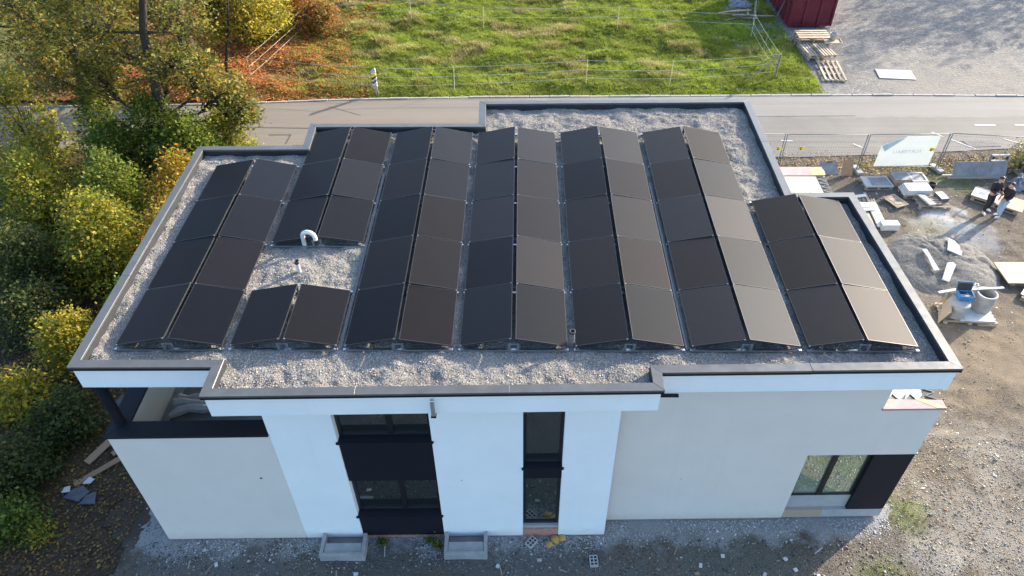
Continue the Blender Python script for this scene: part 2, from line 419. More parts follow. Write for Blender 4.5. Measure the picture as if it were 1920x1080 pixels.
M['heap'] = ground_mat('gravel_heap_grey', [(0.125, 0.12, 0.113), (0.155, 0.15, 0.14), (0.195, 0.18, 0.16)], 0.8, 30)
M['roof_gravel'] = ground_mat('roof_gravel_bed', [(0.18, 0.172, 0.155), (0.235, 0.222, 0.20), (0.28, 0.267, 0.24)], 1.3, 40, bm=0.01)

def asphalt():
    mt, t, b = new_mat('asphalt_road'); co = tex_coord(t)
    sep = node(t, 'ShaderNodeSeparateXYZ'); t.links.new(co, sep.inputs[0])
    f1 = noise(t, co, 0.35, 5, 0.6); f2 = noise(t, co, 40, 3, 0.7)
    mp = node(t, 'ShaderNodeMapping'); mp.inputs['Scale'].default_value = (0.06, 1.6, 1); t.links.new(co, mp.inputs[0])
    f3 = noise(t, mp.outputs[0], 1.6, 4, 0.6)
    c = ramp(t, f1, [(0.3, (0.132, 0.124, 0.110)), (0.7, (0.168, 0.16, 0.144))])
    # the far lane was resurfaced: a paler strip beyond y = 21
    lane = math_n(t, 'GREATER_THAN', math_n(t, 'ADD', sep.outputs[1], math_n(t, 'MULTIPLY', noise(t, co, 1.4, 3), 0.25)), 21.15)
    c = mixc(t, math_n(t, 'MULTIPLY', lane, 0.55), c, (0.215, 0.204, 0.186))
    old = ramp(t, math_n(t, 'ADD', math_n(t, 'MULTIPLY', sep.outputs[0], 0.06), math_n(t, 'ADD', 0.42, math_n(t, 'MULTIPLY', f1, 0.3))), [(0.35, (1, 1, 1)), (0.75, (0, 0, 0))])
    c = mixc(t, old, c, (0.18, 0.155, 0.122))
    c = mixc(t, 0.8, c, ramp(t, f3, [(0.3, (0.85,) * 3), (0.7, (1.1,) * 3)]), 'MULTIPLY')
    c = mixc(t, 0.6, c, ramp(t, f2, [(0.3, (0.75,) * 3), (0.7, (1.2,) * 3)]), 'MULTIPLY')
    t.links.new(c, b.inputs['Base Color']); b.inputs['Roughness'].default_value = 0.85
    t.links.new(bump(t, f2, 0.004), b.inputs['Normal']); return mt
M['asphalt'] = asphalt()
M['tar'] = basic('tar_seam', (0.075, 0.072, 0.068), 0.8, 0.2, 5, 0, 10)
M['road_paint'] = basic('worn_road_paint', (0.46, 0.455, 0.43), 0.8, 0.15, 9, 0, 10)
M['patch'] = basic('asphalt_patch', (0.145, 0.14, 0.132), 0.9, 0.15, 3, 0.003, 50)
M['kerb'] = basic('kerb_granite', (0.30, 0.285, 0.26), 0.85, 0.22, 6, 0.003, 40)

# ================================================================== SETTING
OCTA_V = [(0.5, 0, 0), (0, 0.5, 0), (-0.5, 0, 0), (0, -0.5, 0), (0, 0, 0.42), (0, 0, -0.42)]
PYR_F = [(0, 1, 4), (1, 2, 4), (2, 3, 4), (3, 0, 4)]
OCTA_F = [(0, 1, 4), (1, 2, 4), (2, 3, 4), (3, 0, 4), (1, 0, 5), (2, 1, 5), (3, 2, 5), (0, 3, 5)]
LEAF_V = [(-0.5, 0, 0), (0, -0.3, 0.07), (0.5, 0, 0), (0, 0.3, 0.07)]
LEAF_F = [(0, 1, 2, 3)]

def grid(name, x0, x1, y0, y1, res, hfun, mat, smooth=True, keep=None):
    xs = np.linspace(x0, x1, int((x1 - x0) / res) + 1); ys = np.linspace(y0, y1, int((y1 - y0) / res) + 1)
    X, Y = np.meshgrid(xs, ys); Z = hfun(X, Y); n = len(xs)
    idx = np.arange(X.size).reshape(X.shape)
    F = np.stack([idx[:-1, :-1], idx[:-1, 1:], idx[1:, 1:], idx[1:, :-1]], -1).reshape(-1, 4)
    if keep is not None:
        k = keep(X, Y).ravel(); F = F[k[F].all(1)]
    return np_mesh(name, np.stack([X, Y, Z], -1).reshape(-1, 3), F, None, mat, None, smooth)

tag(MB().add([(-200, -120, -0.12), (200, -120, -0.12), (200, 200, -0.12), (-200, 200, -0.12)], [(0, 1, 2, 3)]).build('ground', M['woodland']), kind='structure')

def h_yard(X, Y):
    return 0.10 * (fbm(X, Y, 0.6, 4, 1) - 0.5) + 0.05 * (fbm(X, Y, 3.0, 3, 5) - 0.5) * np.clip((X - 9) / 3 + 0.3, 0.2, 1.3) + 0.05 * np.clip((Y - 16.6) / 1.0, 0, 1) + 0.09 * (fbm(X * 0.7, Y * 1.6, 2.2, 3, 9) - 0.5) * np.clip((X - 10.5) / 2, 0, 1) * np.clip((Y - 0.5) / 2, 0, 1) * np.clip((16 - Y) / 4, 0.25, 1)
tag(grid('yard_earth', -12.2, 34, -9, 18.6, 0.12, h_yard, M['dirt'], keep=lambda X, Y: X > -10.6 + 3.0 * (fbm(X, Y, 0.7, 4, 17) - 0.5)), kind='structure')
def h_wood(X, Y):
    return 0.22 * (fbm(X, Y, 0.4, 4, 2) - 0.5) * np.clip((-9.6 - X) / 3, 0, 1) - 0.035 + 0.28 * np.clip((-11.6 - X) / 6, 0, 1)
tag(grid('woodland_floor', -60, -8.7, -12, 18.0, 0.3, h_wood, M['woodland']), kind='structure')
def h_field(X, Y):
    e = np.clip((Y - 23.3) / 0.8, 0, 1) * np.clip((15.6 - X) / 1.2, 0, 1)
    return -0.03 + e * (0.10 + 0.62 * (fbm(X, Y, 0.6, 4, 3) - 0.45) + 0.12 * (fbm(X, Y, 2.2, 2, 8) - 0.5))
def field_edge(y):
    return 15.2 + 0.35 * (vnoise(np.asarray(y) * 0.7, 3.3, 4) - 0.5) - np.clip((24.6 - np.asarray(y)) / 1.3, 0, 1) * -0.3
tag(grid('field', -60, 15.6, 23.1, 60, 0.25, h_field, M['field'], keep=lambda X, Y: X < field_edge(Y) + 0.25), kind='structure')
tag(grid('gravel_yard', 12.0, 70, 23.05, 60, 0.25, lambda X, Y: 0.02 + 0.05 * (fbm(X, Y, 0.35, 4, 6) - 0.5), M['gravel_yard']), kind='structure')

far = [(-90, 20.2), (-26, 22.1), (-15.1, 22.35), (-8.85, 22.79), (-2, 23.02), (12.6, 23.12), (19.2, 23.11), (24.9, 22.97), (90, 22.0)]
near = [(-90, 16.6), (-30, 18.0), (-13.4, 18.2), (4, 17.75), (12.4, 17.5), (17.2, 17.78), (22, 18.2), (90, 21.0)]
fx = np.array(far); nx_ = np.array(near)
xs = np.arange(-90, 90.1, 1.0)
rv = [(x, np.interp(x, nx_[:, 0], nx_[:, 1]), 0.062) for x in xs] + [(x, np.interp(x, fx[:, 0], fx[:, 1]), 0.07) for x in xs]
n_ = len(xs)
rv += [(x, y, -0.1) for x, y, _ in rv]
rf = [(i, i + 1, n_ + i + 1, n_ + i) for i in range(n_ - 1)] + [(i + 1, i, 2 * n_ + i, 2 * n_ + i + 1) for i in range(n_ - 1)] + [(n_ + i, n_ + i + 1, 3 * n_ + i + 1, 3 * n_ + i) for i in range(n_ - 1)]
road = tag(MB().add(rv, rf).build('road', M['asphalt']), kind='structure')
ZR = 0.074
def sheet(name, pts, mat, parent, z):
    return MB().add([(x, y, z) for x, y in pts], [tuple(range(len(pts)))]).build(name, mat, parent)
for x0 in (21.2, 23.05, 24.9):
    sheet('lane_dash', [(x0, 20.18), (x0 + 0.95, 20.15), (x0 + 0.95, 20.27), (x0, 20.30)], M['road_paint'], road, ZR)
for p in ([(19.5, 18.95), (19.6, 18.95), (20.35, 18.15), (20.25, 18.15)], [(18.9, 19.6), (19.0, 19.6), (19.35, 19.2), (19.25, 19.2)], [(11.9, 18.85), (12.4, 18.8), (12.4, 18.88), (11.9, 18.93)], [(15.0, 18.6), (15.1, 18.6), (15.4, 18.25), (15.3, 18.25)], [(21.9, 19.0), (22.0, 19.0), (22.6, 18.55), (22.5, 18.55)]):
    sheet('faded_marking', p, M['road_paint'], road, ZR)
sheet('repair_patch', [(19.95, 18.85), (21.35, 18.8), (21.55, 18.35), (20.2, 18.3)], M['patch'], road, ZR + 0.004)
for p in ([(-14.6, 22.3), (-14.53, 22.3), (-13.0, 20.2), (-13.07, 20.2)], [(-13.0, 22.1), (-12.93, 22.1), (-12.25, 20.4), (-12.32, 20.4)], [(-13.1, 20.22), (-8.0, 20.05), (-8.0, 20.0), (-13.1, 20.17)],
          [(-11.6, 19.52), (-10.55, 19.52), (-10.55, 19.46), (-11.6, 19.46)], [(-10.61, 19.5), (-10.55, 19.5), (-10.6, 18.7), (-10.66, 18.7)], [(11, 21.12), (16, 21.16), (16, 21.11), (11, 21.07)], [(-9.4, 22.2), (-9.33, 22.2), (-7.6, 21.3), (-7.67, 21.3)]):
    sheet('tar_seam', p, M['tar'], road, ZR)
kerb = tag(MB().box(-90, -32, 0, 0.05, -0.1, -0.09).build('kerb', M['kerb']), kind='structure')
kb = MB().box(-0.485, 0.485, -0.07, 0.07, -0.12, 0.115).build('kerb_stone', M['kerb'], kerb, bevel=0.015)
first = True
for x in np.arange(-31, 33, 1.0):
    y = float(np.interp(x, fx[:, 0], fx[:, 1])) + 0.08; sl = float(np.interp(x + .5, fx[:, 0], fx[:, 1]) - np.interp(x - .5, fx[:, 0], fx[:, 1]))
    o = kb if first else link_copy(kb, kerb); first = False
    o.location = (x, y, random.uniform(-0.02, 0.012)); o.rotation_euler = (0, 0, math.atan(sl) + random.uniform(-.01, .01))

# ================================================================== HOUSE
house = empty('house', (0, 0, 0), 0, 'flat-roofed white and beige two-storey house covered with solar panels', 'house')
ROOF = [(-9.08, -0.69), (-6.13, -0.67), (-6.13, -1.44), (2.97, -1.25), (2.97, -0.79), (9.0, -0.67), (8.85, 5.5), (7.22, 5.48), (7.28, 10.62), (-1.18, 10.53), (-1.14, 9.14), (-6.22, 9.15), (-6.16, 7.88), (-9.2, 7.86)]
ZT = 6.46
body = offset_poly(ROOF, 0.055)
fas = MB().prism(body, 5.79, 6.20)
inner = offset_poly(ROOF, 0.20)
N = len(ROOF)
for i in range(N):                                   # parapet upstand
    j = (i + 1) % N
    fas.prism([body[i], body[j], inner[j], inner[i]], 6.203, 6.41)
fascia = fas.build('fascia', M['plaster_white'], house)
up_ = MB(); in2 = offset_poly(ROOF, 0.204)
for i in range(N):
    j = (i + 1) % N
    a, b_, c, d = inner[i], inner[j], offset_poly(ROOF, 0.215)[j], offset_poly(ROOF, 0.215)[i]
    up_.prism([in2[i], in2[j], c, d], 6.21, 6.415)
up_.build('upstand_membrane', M['membrane'], house)
# metal coping, each length a piece of its own, mitred at the corners
cin = offset_poly(ROOF, 0.208)
for i in range(N):
    j = (i + 1) % N
    A, B, Ci, Cj = Vector(ROOF[i]), Vector(ROOF[j]), Vector(cin[i]), Vector(cin[j])
    L = (B - A).length; k = max(1, round(L / 3.0)); e = (B - A) / L; nrm = Vector((-e.y, e.x))
    for s_ in range(k):
        t0, t1 = s_ / k, (s_ + 1) / k
        g = 0.0002 / L
        def P(t, side):
            if t <= 0: return (A if side == 0 else Ci) + e * 0.002
            if t >= 1: return (B if side == 0 else Cj) - e * 0.002
            q = A + (B - A) * t
            return q if side == 0 else q + nrm * 0.208
        a, b_, c, d = P(t0 + (g if s_ else 0), 0), P(t1 - (g if s_ < k - 1 else 0), 0), P(t1 - (g if s_ < k - 1 else 0), 1), P(t0 + (g if s_ else 0), 1)
        dz = random.uniform(-0.003, 0.003)
        mb = MB()
        v = [(a.x, a.y, ZT - 0.045 + dz), (b_.x, b_.y, ZT - 0.045 + dz), (c.x, c.y, ZT - 0.045 + dz), (d.x, d.y, ZT - 0.045 + dz),
             (a.x, a.y, ZT + 0.008 + dz), (b_.x, b_.y, ZT + 0.008 + dz), (c.x, c.y, ZT + 0.012 + dz), (d.x, d.y, ZT + 0.012 + dz)]
        mb.add(v, [(3, 2, 1, 0), (4, 5, 6, 7), (0, 1, 5, 4), (1, 2, 6, 5), (2, 3, 7, 6), (3, 0, 4, 7)])
        cpo = mb.build('coping', M['coping'], house, bevel=0.004); mb = MB()
        # drip edge hanging in front
        f0, f1 = a + nrm * 0.006, b_ + nrm * 0.006; g0, g1 = a + nrm * 0.03, b_ + nrm * 0.03
        mb.prism([tuple(f0), tuple(f1), tuple(g1), tuple(g0)], ZT - 0.105 + dz, ZT - 0.046 + dz)
        mb.build('drip_edge', M['anthracite'], cpo)

# gravel bed with its mounds and dips, and the loose stones on it
gp = offset_poly(ROOF, 0.24)
def h_roof(X, Y):
    dip = fbm(X, Y, 2.6, 3, 11)
    return 6.280 + 0.17 * (dip - 0.5) + 0.02 * (fbm(X, Y, 9.0, 2, 14) - 0.5)
bed = grid('gravel_bed', -9.3, 9.1, -1.5, 10.7, 0.05, h_roof, M['roof_gravel'], True, keep=lambda X, Y: in_poly(X, Y, offset_poly(ROOF, 0.14)))
bed.parent = house; bed['kind'] = 'stuff'
n = 400000
px = rng.uniform(-9.3, 9.1, n); py = rng.uniform(-1.5, 10.7, n)
k = in_poly(px, py, gp)
# stones hidden below the middle of the panels are not needed
P_, WID, GAP, ZH, LROW = 2.41951, 1.09273, 0.0711, 0.16251, 1.74
def under(px, py):
    u = np.zeros(px.shape, bool)
    for c_, rows in ((1, (0, 4)), (2, (0, 1)), (2, (2, 5)), (3, (0, 5)), (4, (0, 5)), (5, (0, 5)), (6, (0, 5)), (7, (0, 3))):
        x = (c_ - 4) * P_
        u |= (abs(px - x) < WID - 0.15) & (py > rows[0] * LROW + 0.25) & (py < rows[1] * LROW - 0.25)
    return u
k &= ~under(px, py); px, py = px[k], py[k]; n = len(px)
g_ = (rng.normal(0.29, 0.095, n) * (0.8 + 0.4 * fbm(px, py, 1.6, 3, 19))).clip(0.06, 0.7)
warm = rng.normal(0, 0.05, n)
cl = np.stack([g_ * (1.07 + warm), g_ * 0.98, g_ * (0.83 - warm * 0.9)], 1)
br = rng.random(n) < 0.05; cl[br] *= np.array([1.0, 0.75, 0.55])
s_ = np.where(rng.random(n) < 0.05, rng.uniform(0.03, 0.046, n), rng.uniform(0.012, 0.028, n))
st = scatter('gravel', OCTA_V[:5], PYR_F, np.stack([px, py, h_roof(px, py) + s_ * 0.15], 1), np.stack([s_ * 1.2, s_, s_ * 0.75], 1), cl, M['stone'], 0.5, house)
st['kind'] = 'stuff'

# ---- facade (very slightly off the line of the panels)
def yf(x): return -0.69 + 0.018 * x
def yr(x): return -0.29 + 0.02 * x
def wallbox(mb, x0, x1, z0, z1, yfun, d0=0.0, d1=0.3):
    return mb.prism([(x0, yfun(x0) + d0), (x1, yfun(x1) + d0), (x1, yfun(x1) + d1), (x0, yfun(x0) + d1)], z0, z1)
XL, XA, XB, XR = -8.97, -5.40, 2.30, 9.56
wb = MB()
for a, b_ in ((XA, -3.93), (-1.83, 0.20), (1.11, XB)): wallbox(wb, a, b_, 0.03, 5.79, yf)
wb.build('front_wall_white', M['plaster_white'], house)
pl = MB(); wallbox(pl, XA, XB, -0.1, 0.028, yf, 0.012, 0.3); pl.build('plinth_white_block', M['brick'], house)
wr = MB()
wallbox(wr, XB + 0.002, 6.99, 0.06, 5.79, yr); wallbox(wr, 6.99, 8.22, 2.81, 5.79, yr); wallbox(wr, 8.22, XR, 2.81, 4.50, yr)
wr.build('front_wall_beige', M['plaster_beige'], house)
wp = MB(); wallbox(wp, XB + 0.002, 6.99, -0.1, 0.058, yr, 0.02, 0.3); wp.build('plinth_beige_wall', M['wood_old'], house)
wl = MB(); wallbox(wl, XL, XA - 0.002, 0.05, 4.36, yf, -0.012, 0.34)
wl.prism([(XL, yf(XL) + 0.345), (XL + 0.34, yf(XL) + 0.345), (XL + 0.24, 7.6), (XL - 0.10, 7.6)], 0.05, 4.36)
wl.build('terrace_wall_beige', M['plaster_beige'], house)
lp = MB(); wallbox(lp, XL + 0.02, XA, -0.1, 0.048, yf, 0.005, 0.3); lp.build('plinth_terrace_wall', M['brick'], house)
# dark metal cap on the terrace wall, mitred
cp = MB().prism([(XL - 0.05, yf(XL) - 0.06), (XA - 0.003, yf(XA) - 0.05), (XA - 0.003, yf(XA) + 0.40), (XL + 0.40, yf(XL) + 0.40)], 4.362, 4.42)
cp.build('terrace_cap', M['anthracite'], house, bevel=0.006)
cp = MB().prism([(XL - 0.05, yf(XL) - 0.052), (XL + 0.394, yf(XL) + 0.404), (XL + 0.30, 7.6), (XL - 0.14, 7.6)], 4.362, 4.418)
cp.build('terrace_cap', M['anthracite'], house, bevel=0.006)
MB().tube([(-8.80, -0.48, 4.42), (-8.80, -0.48, 5.80)], 0.115, 20, False).build('column', M['anthracite'], house, smooth=True)
MB().box(-8.7, -5.38, -0.4, 7.7, 3.05, 3.15).build('terrace_floor', M['concrete_floor'], house)
MB().box(-8.62, -8.44, -0.4, 7.5, 3.152, 3.22).build('terrace_kerb', M['concrete'], house)
# core of the building
cb = MB().box(-5.38, 8.18, 0.42, 5.3, 0, 5.785).box(-5.38, 7.1, 5.302, 7.7, 0, 5.785); cb.build('inner_wall', M['plaster_white'], house)
cb = MB().box(-5.38, 7.1, 7.702, 9.0, 0, 5.785).box(-1.0, 7.1, 9.002, 10.4, 0, 5.785); cb.build('rear_wall', M['plaster_white'], house)
# right-hand terrace: parapet, pale board and tape, hollow bricks still bare
rb = MB()
rb.prism([(9.30, 0.32), (XR, 0.31), (9.75, 9.65), (9.48, 9.65)], 0.05, 4.50)
rb.prism([(7.12, 9.30), (9.47, 9.30), (9.47, 9.65), (7.12, 9.65)], 0.05, 4.50)
rb.build('terrace_wall_right', M['plaster_white'], house)
MB().box(7.12, 9.46, 0.0, 9.29, 3.2, 3.3).build('terrace_floor', M['concrete_floor'], house)
MB().prism([(8.19, yr(8.2) - 0.03), (9.62, yr(9.6) - 0.03), (9.62, 0.12), (8.24, 0.14)], 4.502, 4.56).build('insulation_board', M['pink_foam'], house, bevel=0.004)
MB().prism([(7.12, 9.22), (9.72, 9.22), (9.78, 9.70), (7.12, 9.70)], 4.502, 4.56).build('insulation_board', M['pink_foam'], house, bevel=0.004)
MB().prism([(9.42, -0.12), (9.62, -0.12), (9.20, 0.14), (9.0, 0.14)], 4.561, 4.566).build('tape_strip', M['yellow_tape'], house)
MB().prism([(9.35, 9.23), (9.76, 9.23), (9.79, 9.5), (9.62, 9.68), (9.3, 9.5)], 4.561, 4.566).build('tape_strip', M['yellow_tape'], house)
MB().prism([(9.29, 0.14), (9.58, 0.14), (9.74, 9.20), (9.46, 9.20)], 4.502, 4.512).build('brick_cavity_shade', M['membrane'], house)  # dark strip standing in for the shade inside the brick cavities
bw = MB()
for q in range(84):                                   # webs of the hollow bricks, a zigzag
    y0 = 0.16 + q * 0.107; x0 = 9.30 + 0.17 * y0 / 9; sgn = 1 if q % 2 else -1
    bw.obox((x0 + 0.13, y0 + 0.05, 4.525), (0.24, 0.010, 0.02), (0, 0, 0.42 * sgn))
bw.build('brick_webs', M['concrete'], house)
for q in range(5):
    MB().obox((8.42 + q * 0.2, 0.20, 4.52), (0.02, 0.22, 0.05), (0, 0, 0.5 if q % 2 else -0.5)).build('brick_web', M['frame_dark'], house)
MB().prism([(8.26, 0.145), (9.28, 0.14), (9.28, 0.45), (8.26, 0.45)], 4.40, 4.50).build('brick_top', M['white_board'], house)

# ---- windows
def window(x0, x1, z0, z1, yfun, depth, split=None, gmat='glass', fr=0.075):
    wroot = MB()
    def fb(mb, a, b_, c, d, d0, d1): return mb.prism([(a, yfun(a) + d0), (b_, yfun(b_) + d0), (b_, yfun(b_) + d1), (a, yfun(a) + d1)], c, d)
    fb(wroot, x0, x0 + fr, z0, z1, depth - 0.03, depth + 0.06); fb(wroot, x1 - fr, x1, z0, z1, depth - 0.03, depth + 0.06)
    fb(wroot, x0 + fr, x1 - fr, z1 - fr, z1, depth - 0.03, depth + 0.06); fb(wroot, x0 + fr, x1 - fr, z0, z0 + fr, depth - 0.03, depth + 0.06)
    edges = [x0 + fr, x1 - fr]
    if split:
        xs_ = x0 + (x1 - x0) * split
        fb(wroot, xs_ - 0.06, xs_ + 0.06, z0 + fr, z1 - fr, depth - 0.04, depth + 0.06); edges = [x0 + fr, xs_ - 0.06, xs_ + 0.06, x1 - fr]
    wo = wroot.build('window', M['frame_dark'], house, bevel=0.004)
    for q in range(0, len(edges), 2):
        fb(MB(), edges[q] - 0.005, edges[q + 1] + 0.005, z0 + fr - 0.005, z1 - fr + 0.005, depth + 0.012, depth + 0.03).build('pane', M[gmat], wo)
    return wo
def panel(x0, x1, z0, z1, yfun, d0, d1, name, mat='anthracite'):
    return wallbox(MB(), x0, x1, z0, z1, yfun, d0, d1).build(name, M[mat], house)
def sill(x0, x1, z, yfun, d1):
    mb = MB(); wallbox(mb, x0 - 0.035, x1 + 0.035, z - 0.05, z, yfun, -0.05, 0.0)
    wallbox(mb, x0 + 0.002, x1 - 0.002, z - 0.05, z, yfun, 0.0, d1)
    return mb.build('window_sill', M['anthracite'], house)
panel(-3.928, -1.832, 0.06, 1.0, yf, 0.035, 0.3, 'facade_panel'); sill(-3.93, -1.83, 1.05, yf, 0.2)
window(-3.928, -1.832, 1.052, 2.52, yf, 0.2, 0.56)
panel(-3.928, -1.832, 2.522, 4.05, yf, 0.035, 0.3, 'facade_panel'); sill(-3.93, -1.83, 4.10, yf, 0.2)
window(-3.928, -1.832, 4.102, 5.78, yf, 0.2, 0.56)
window(0.203, 1.107, 0.40, 2.55, yf, 0.16); panel(0.203, 1.107, 2.552, 3.0, yf, 0.035, 0.3, 'facade_panel'); sill(0.20, 1.11, 3.05, yf, 0.16)
window(0.203, 1.107, 3.052, 5.78, yf, 0.16)
panel(0.203, 1.107, 0.30, 0.398, yf, 0.06, 0.3, 'window_threshold', 'pale_board'); panel(0.203, 1.107, -0.05, 0.298, yf, 0.01, 0.3, 'brick_threshold', 'brick')
window(6.993, 8.60, 0.95, 2.80, yr, 0.12, 0.47, 'glass_lit_ground', 0.06)
panel(8.602, XR, 0.40, 2.805, yr, 0.015, 0.35, 'corner_panel')
panel(6.993, 8.60, 0.40, 0.945, yr, 0.10, 0.3, 'timber_board', 'pale_board')
panel(6.993, 8.0, 0.05, 0.39, yr, 0.01, 0.3, 'timber_board', 'plywood'); panel(8.003, XR, 0.05, 0.39, yr, 0.012, 0.3, 'timber_board', 'pale_board')
# overflow spout on the front fascia and the dark strip under the right-hand eave
MB().box(-1.64, -1.555, -1.385, -1.275, 5.80, 6.28).build('overflow_spout', M['alu_pale'], house, bevel=0.01)
MB().box(-1.65, -1.545, -1.395, -1.27, 5.765, 5.798).build('spout_cap', M['anthracite'], house)
MB().box(2.98, 3.4, -0.82, -0.75, 5.74, 5.785).build('eave_strip', M['anthracite'], house)
MB().tube([(-5.95, yf(-5.9) - 0.016, 2.75), (-5.95, yf(-5.9) - 0.010, 2.75)], 0.03, 12).build('wall_outlet', M['black_plastic'], house)
for px_, pz in ((-1.25, 2.55), (4.1, 1.9)):
    yy = yf(px_) if px_ < 2.3 else yr(px_)
    MB().tube([(px_, yy - 0.006, pz), (px_, yy - 0.001, pz)], 0.014, 8).build('wall_outlet', M['black_plastic'], house)

# ================================================================== SOLAR ARRAY
Z0 = 6.40
ordn = ['first', 'second', 'third', 'fourth', 'fifth', 'sixth', 'seventh']
rown = ['front', 'second', 'third', 'fourth', 'back']
PL, PW = 1.718, math.hypot(WID, ZH); TILT = math.atan2(ZH, WID) + 0.04
pm = MB().box(0.012, PW - 0.012, 0.012, PL - 0.012, -0.006, -0.0015)
fm = MB().box(0, 0.012, 0, PL, -0.035, 0).box(PW - 0.012, PW, 0, PL, -0.035, 0).box(0.012, PW - 0.012, 0, 0.012, -0.035, 0).box(0.012, PW - 0.012, PL - 0.012, PL, -0.035, 0).box(0.012, PW - 0.012, 0.012, PL - 0.012, -0.03, -0.0065)
pcell = None; pframe = None; pclamp = None
for c_ in range(1, 8):
    rows = {1: [0, 1, 2, 3], 2: [0, 2, 3, 4], 7: [0, 1, 2]}.get(c_, [0, 1, 2, 3, 4])
    for sd_ in (-1, 1):
        for r_ in rows:
            where = rown[r_] if r_ in (0, 4) else rown[r_] + ' from the front'
            lab = 'black solar panel, %s, on %s slope of %s double column from left' % (where, 'left' if sd_ < 0 else 'right', ordn[c_ - 1])
            t = bpy.data.objects.new('solar_panel', None); col.objects.link(t); t.empty_display_size = 0.1
            xl = (c_ - 4) * P_ + sd_ * (GAP / 2 + WID)
            tag(t, lab, 'solar panel', 'solar panels in ridged double columns')
            jz = random.uniform(-0.002, 0.002); jt = random.uniform(-0.016, 0.016)
            if sd_ < 0:
                t.location = (xl, r_ * LROW + 0.011, Z0 + jz); t.rotation_euler = (random.uniform(-.005, .005), -(TILT + jt), 0)
            else:
                t.location = (xl, r_ * LROW + 0.011 + PL, Z0 + jz); t.rotation_euler = (random.uniform(-.002, .002), TILT + jt, math.pi)
                t.rotation_euler = (Matrix.Rotation(math.pi, 3, 'Z') @ Matrix.Rotation(-(TILT + jt), 3, 'Y')).to_euler()
            if pcell is None:
                pframe = fm.build('panel_frame', M['solar_frame'], t); pcell = pm.build('glass', M['solar'], t)
                cm = MB()
                pclamp = MB().box(-0.012, 0.02, -0.012, 0.012, -0.02, 0.006).build('clamp', M['galv'], t, loc=(0.015, 0.0, 0))
            else:
                link_copy(pframe, t); link_copy(pcell, t); link_copy(pclamp, t)
            link_copy(pclamp, t, (PW - 0.03, 0.0, 0))
            if r_ == rows[-1] or r_ + 1 not in rows:
                link_copy(pclamp, t, (0.015, PL, 0)); link_copy(pclamp, t, (PW - 0.03, PL, 0))

# frames that carry each double column
for c_ in range(1, 8):
    xc = (c_ - 4) * P_
    segs = {1: [(0, 4)], 2: [(0, 1), (2, 5)], 7: [(0, 3)]}.get(c_, [(0, 5)])
    for si, (a, b_) in enumerate(segs):
        lab = 'aluminium mounting frame under the %s double column of solar panels' % ordn[c_ - 1]
        if len(segs) > 1: lab = 'aluminium mounting frame under the %s part of second solar column' % ('front pair' if si == 0 else 'long rear')
        t = empty('mounting_frame', (xc, a * LROW, 6.30), 0, lab, 'mounting frame', 'frames carrying the solar panels')
        for r_ in range(a, b_ + 1):
            y = (r_ - a) * LROW + (-0.03 if r_ == a else 0.03 if r_ == b_ else 0)
            MB().box(-WID - 0.06, WID + 0.06, y - 0.025, y + 0.025, -0.01, 0.035).build('base_rail', M['alu'], t)
            for sx in (-1, 1):
                MB().prism([(sx * 0.10 - 0.02, y - 0.008), (sx * 0.10 + 0.02, y - 0.008), (sx * 0.085 + 0.02, y + 0.008), (sx * 0.085 - 0.02, y + 0.008)], 0.035, 0.205).build('ridge_post', M['galv'], t)
                MB().box(sx * (WID - 0.02) - 0.02, sx * (WID - 0.02) + 0.02, y - 0.02, y + 0.02, 0.035, 0.055).build('edge_foot', M['galv'], t)
            MB().box(-0.10, 0.10, y - 0.012, y + 0.012, 0.18, 0.19).build('ridge_plate', M['galv'], t)
# cable rails in the valleys
for nm, c_, dx, y0, y1 in (('second and third', 2, -0.02, 0.0, 6.6), ('fifth and sixth', 5, 0.0, 0.0, 6.2)):
    xv = (c_ - 3.5) * P_ + dx
    t = empty('cable_rail', (xv, y0, 6.30), 0, 'bright aluminium cable rail in the valley between %s solar columns' % nm, 'rail', 'cable rails between the solar columns')
    MB().box(-0.035, -0.027, 0, y1 - y0, 0, 0.035).build('flange', M['galv'], t); MB().box(0.027, 0.035, 0, y1 - y0, 0, 0.035).build('flange', M['galv'], t)
    MB().box(-0.026, 0.026, 0, y1 - y0, 0, 0.008).build('tray', M['galv'], t)

# roof vents
t = empty('vent_pipe', (-5.17, 3.50, 6.27), 0, 'curved pale gooseneck vent pipe on roof gravel behind short pipe', 'vent pipe')
pts = [(0, 0, -0.02), (0, 0, 0.28)] + [(0.165 - 0.165 * math.cos(a), -0.03 * a, 0.30 + 0.165 * math.sin(a)) for a in np.linspace(0.05, 3.35, 12)]
MB().tube(pts, 0.055, 16, False).build('pipe', M['vent_white'], t, smooth=True)
MB().lathe([(0.11, 0.0), (0.075, 0.05), (0.06, 0.06)], n=20).build('collar', M['galv'], t, smooth=True)
t = empty('vent_pipe', (-5.08, 2.50, 6.27), 0, 'short upright vent pipe with open black top on roof gravel', 'vent pipe')
MB().lathe([(0.05, 0), (0.05, 0.30)], n=18).build('pipe', M['vent_white'], t, smooth=True)
MB().lathe([(0.056, 0.28), (0.058, 0.36), (0.045, 0.36), (0.045, 0.25), (0.0, 0.25)], n=18).build('collar', M['black_plastic'], t, smooth=True)
t = empty('vent_pipe', (1.22, 0.13, 6.27), 0, 'dark metal vent pipe standing between fourth and fifth solar columns', 'vent pipe')
MB().lathe([(0.057, 0), (0.057, 0.40)], n=18).build('pipe', M['galv'], t, smooth=True)
MB().lathe([(0.062, 0.39), (0.064, 0.45), (0.045, 0.45), (0.045, 0.30), (0.0, 0.30)], n=18).build('collar', M['rubber'], t, smooth=True)

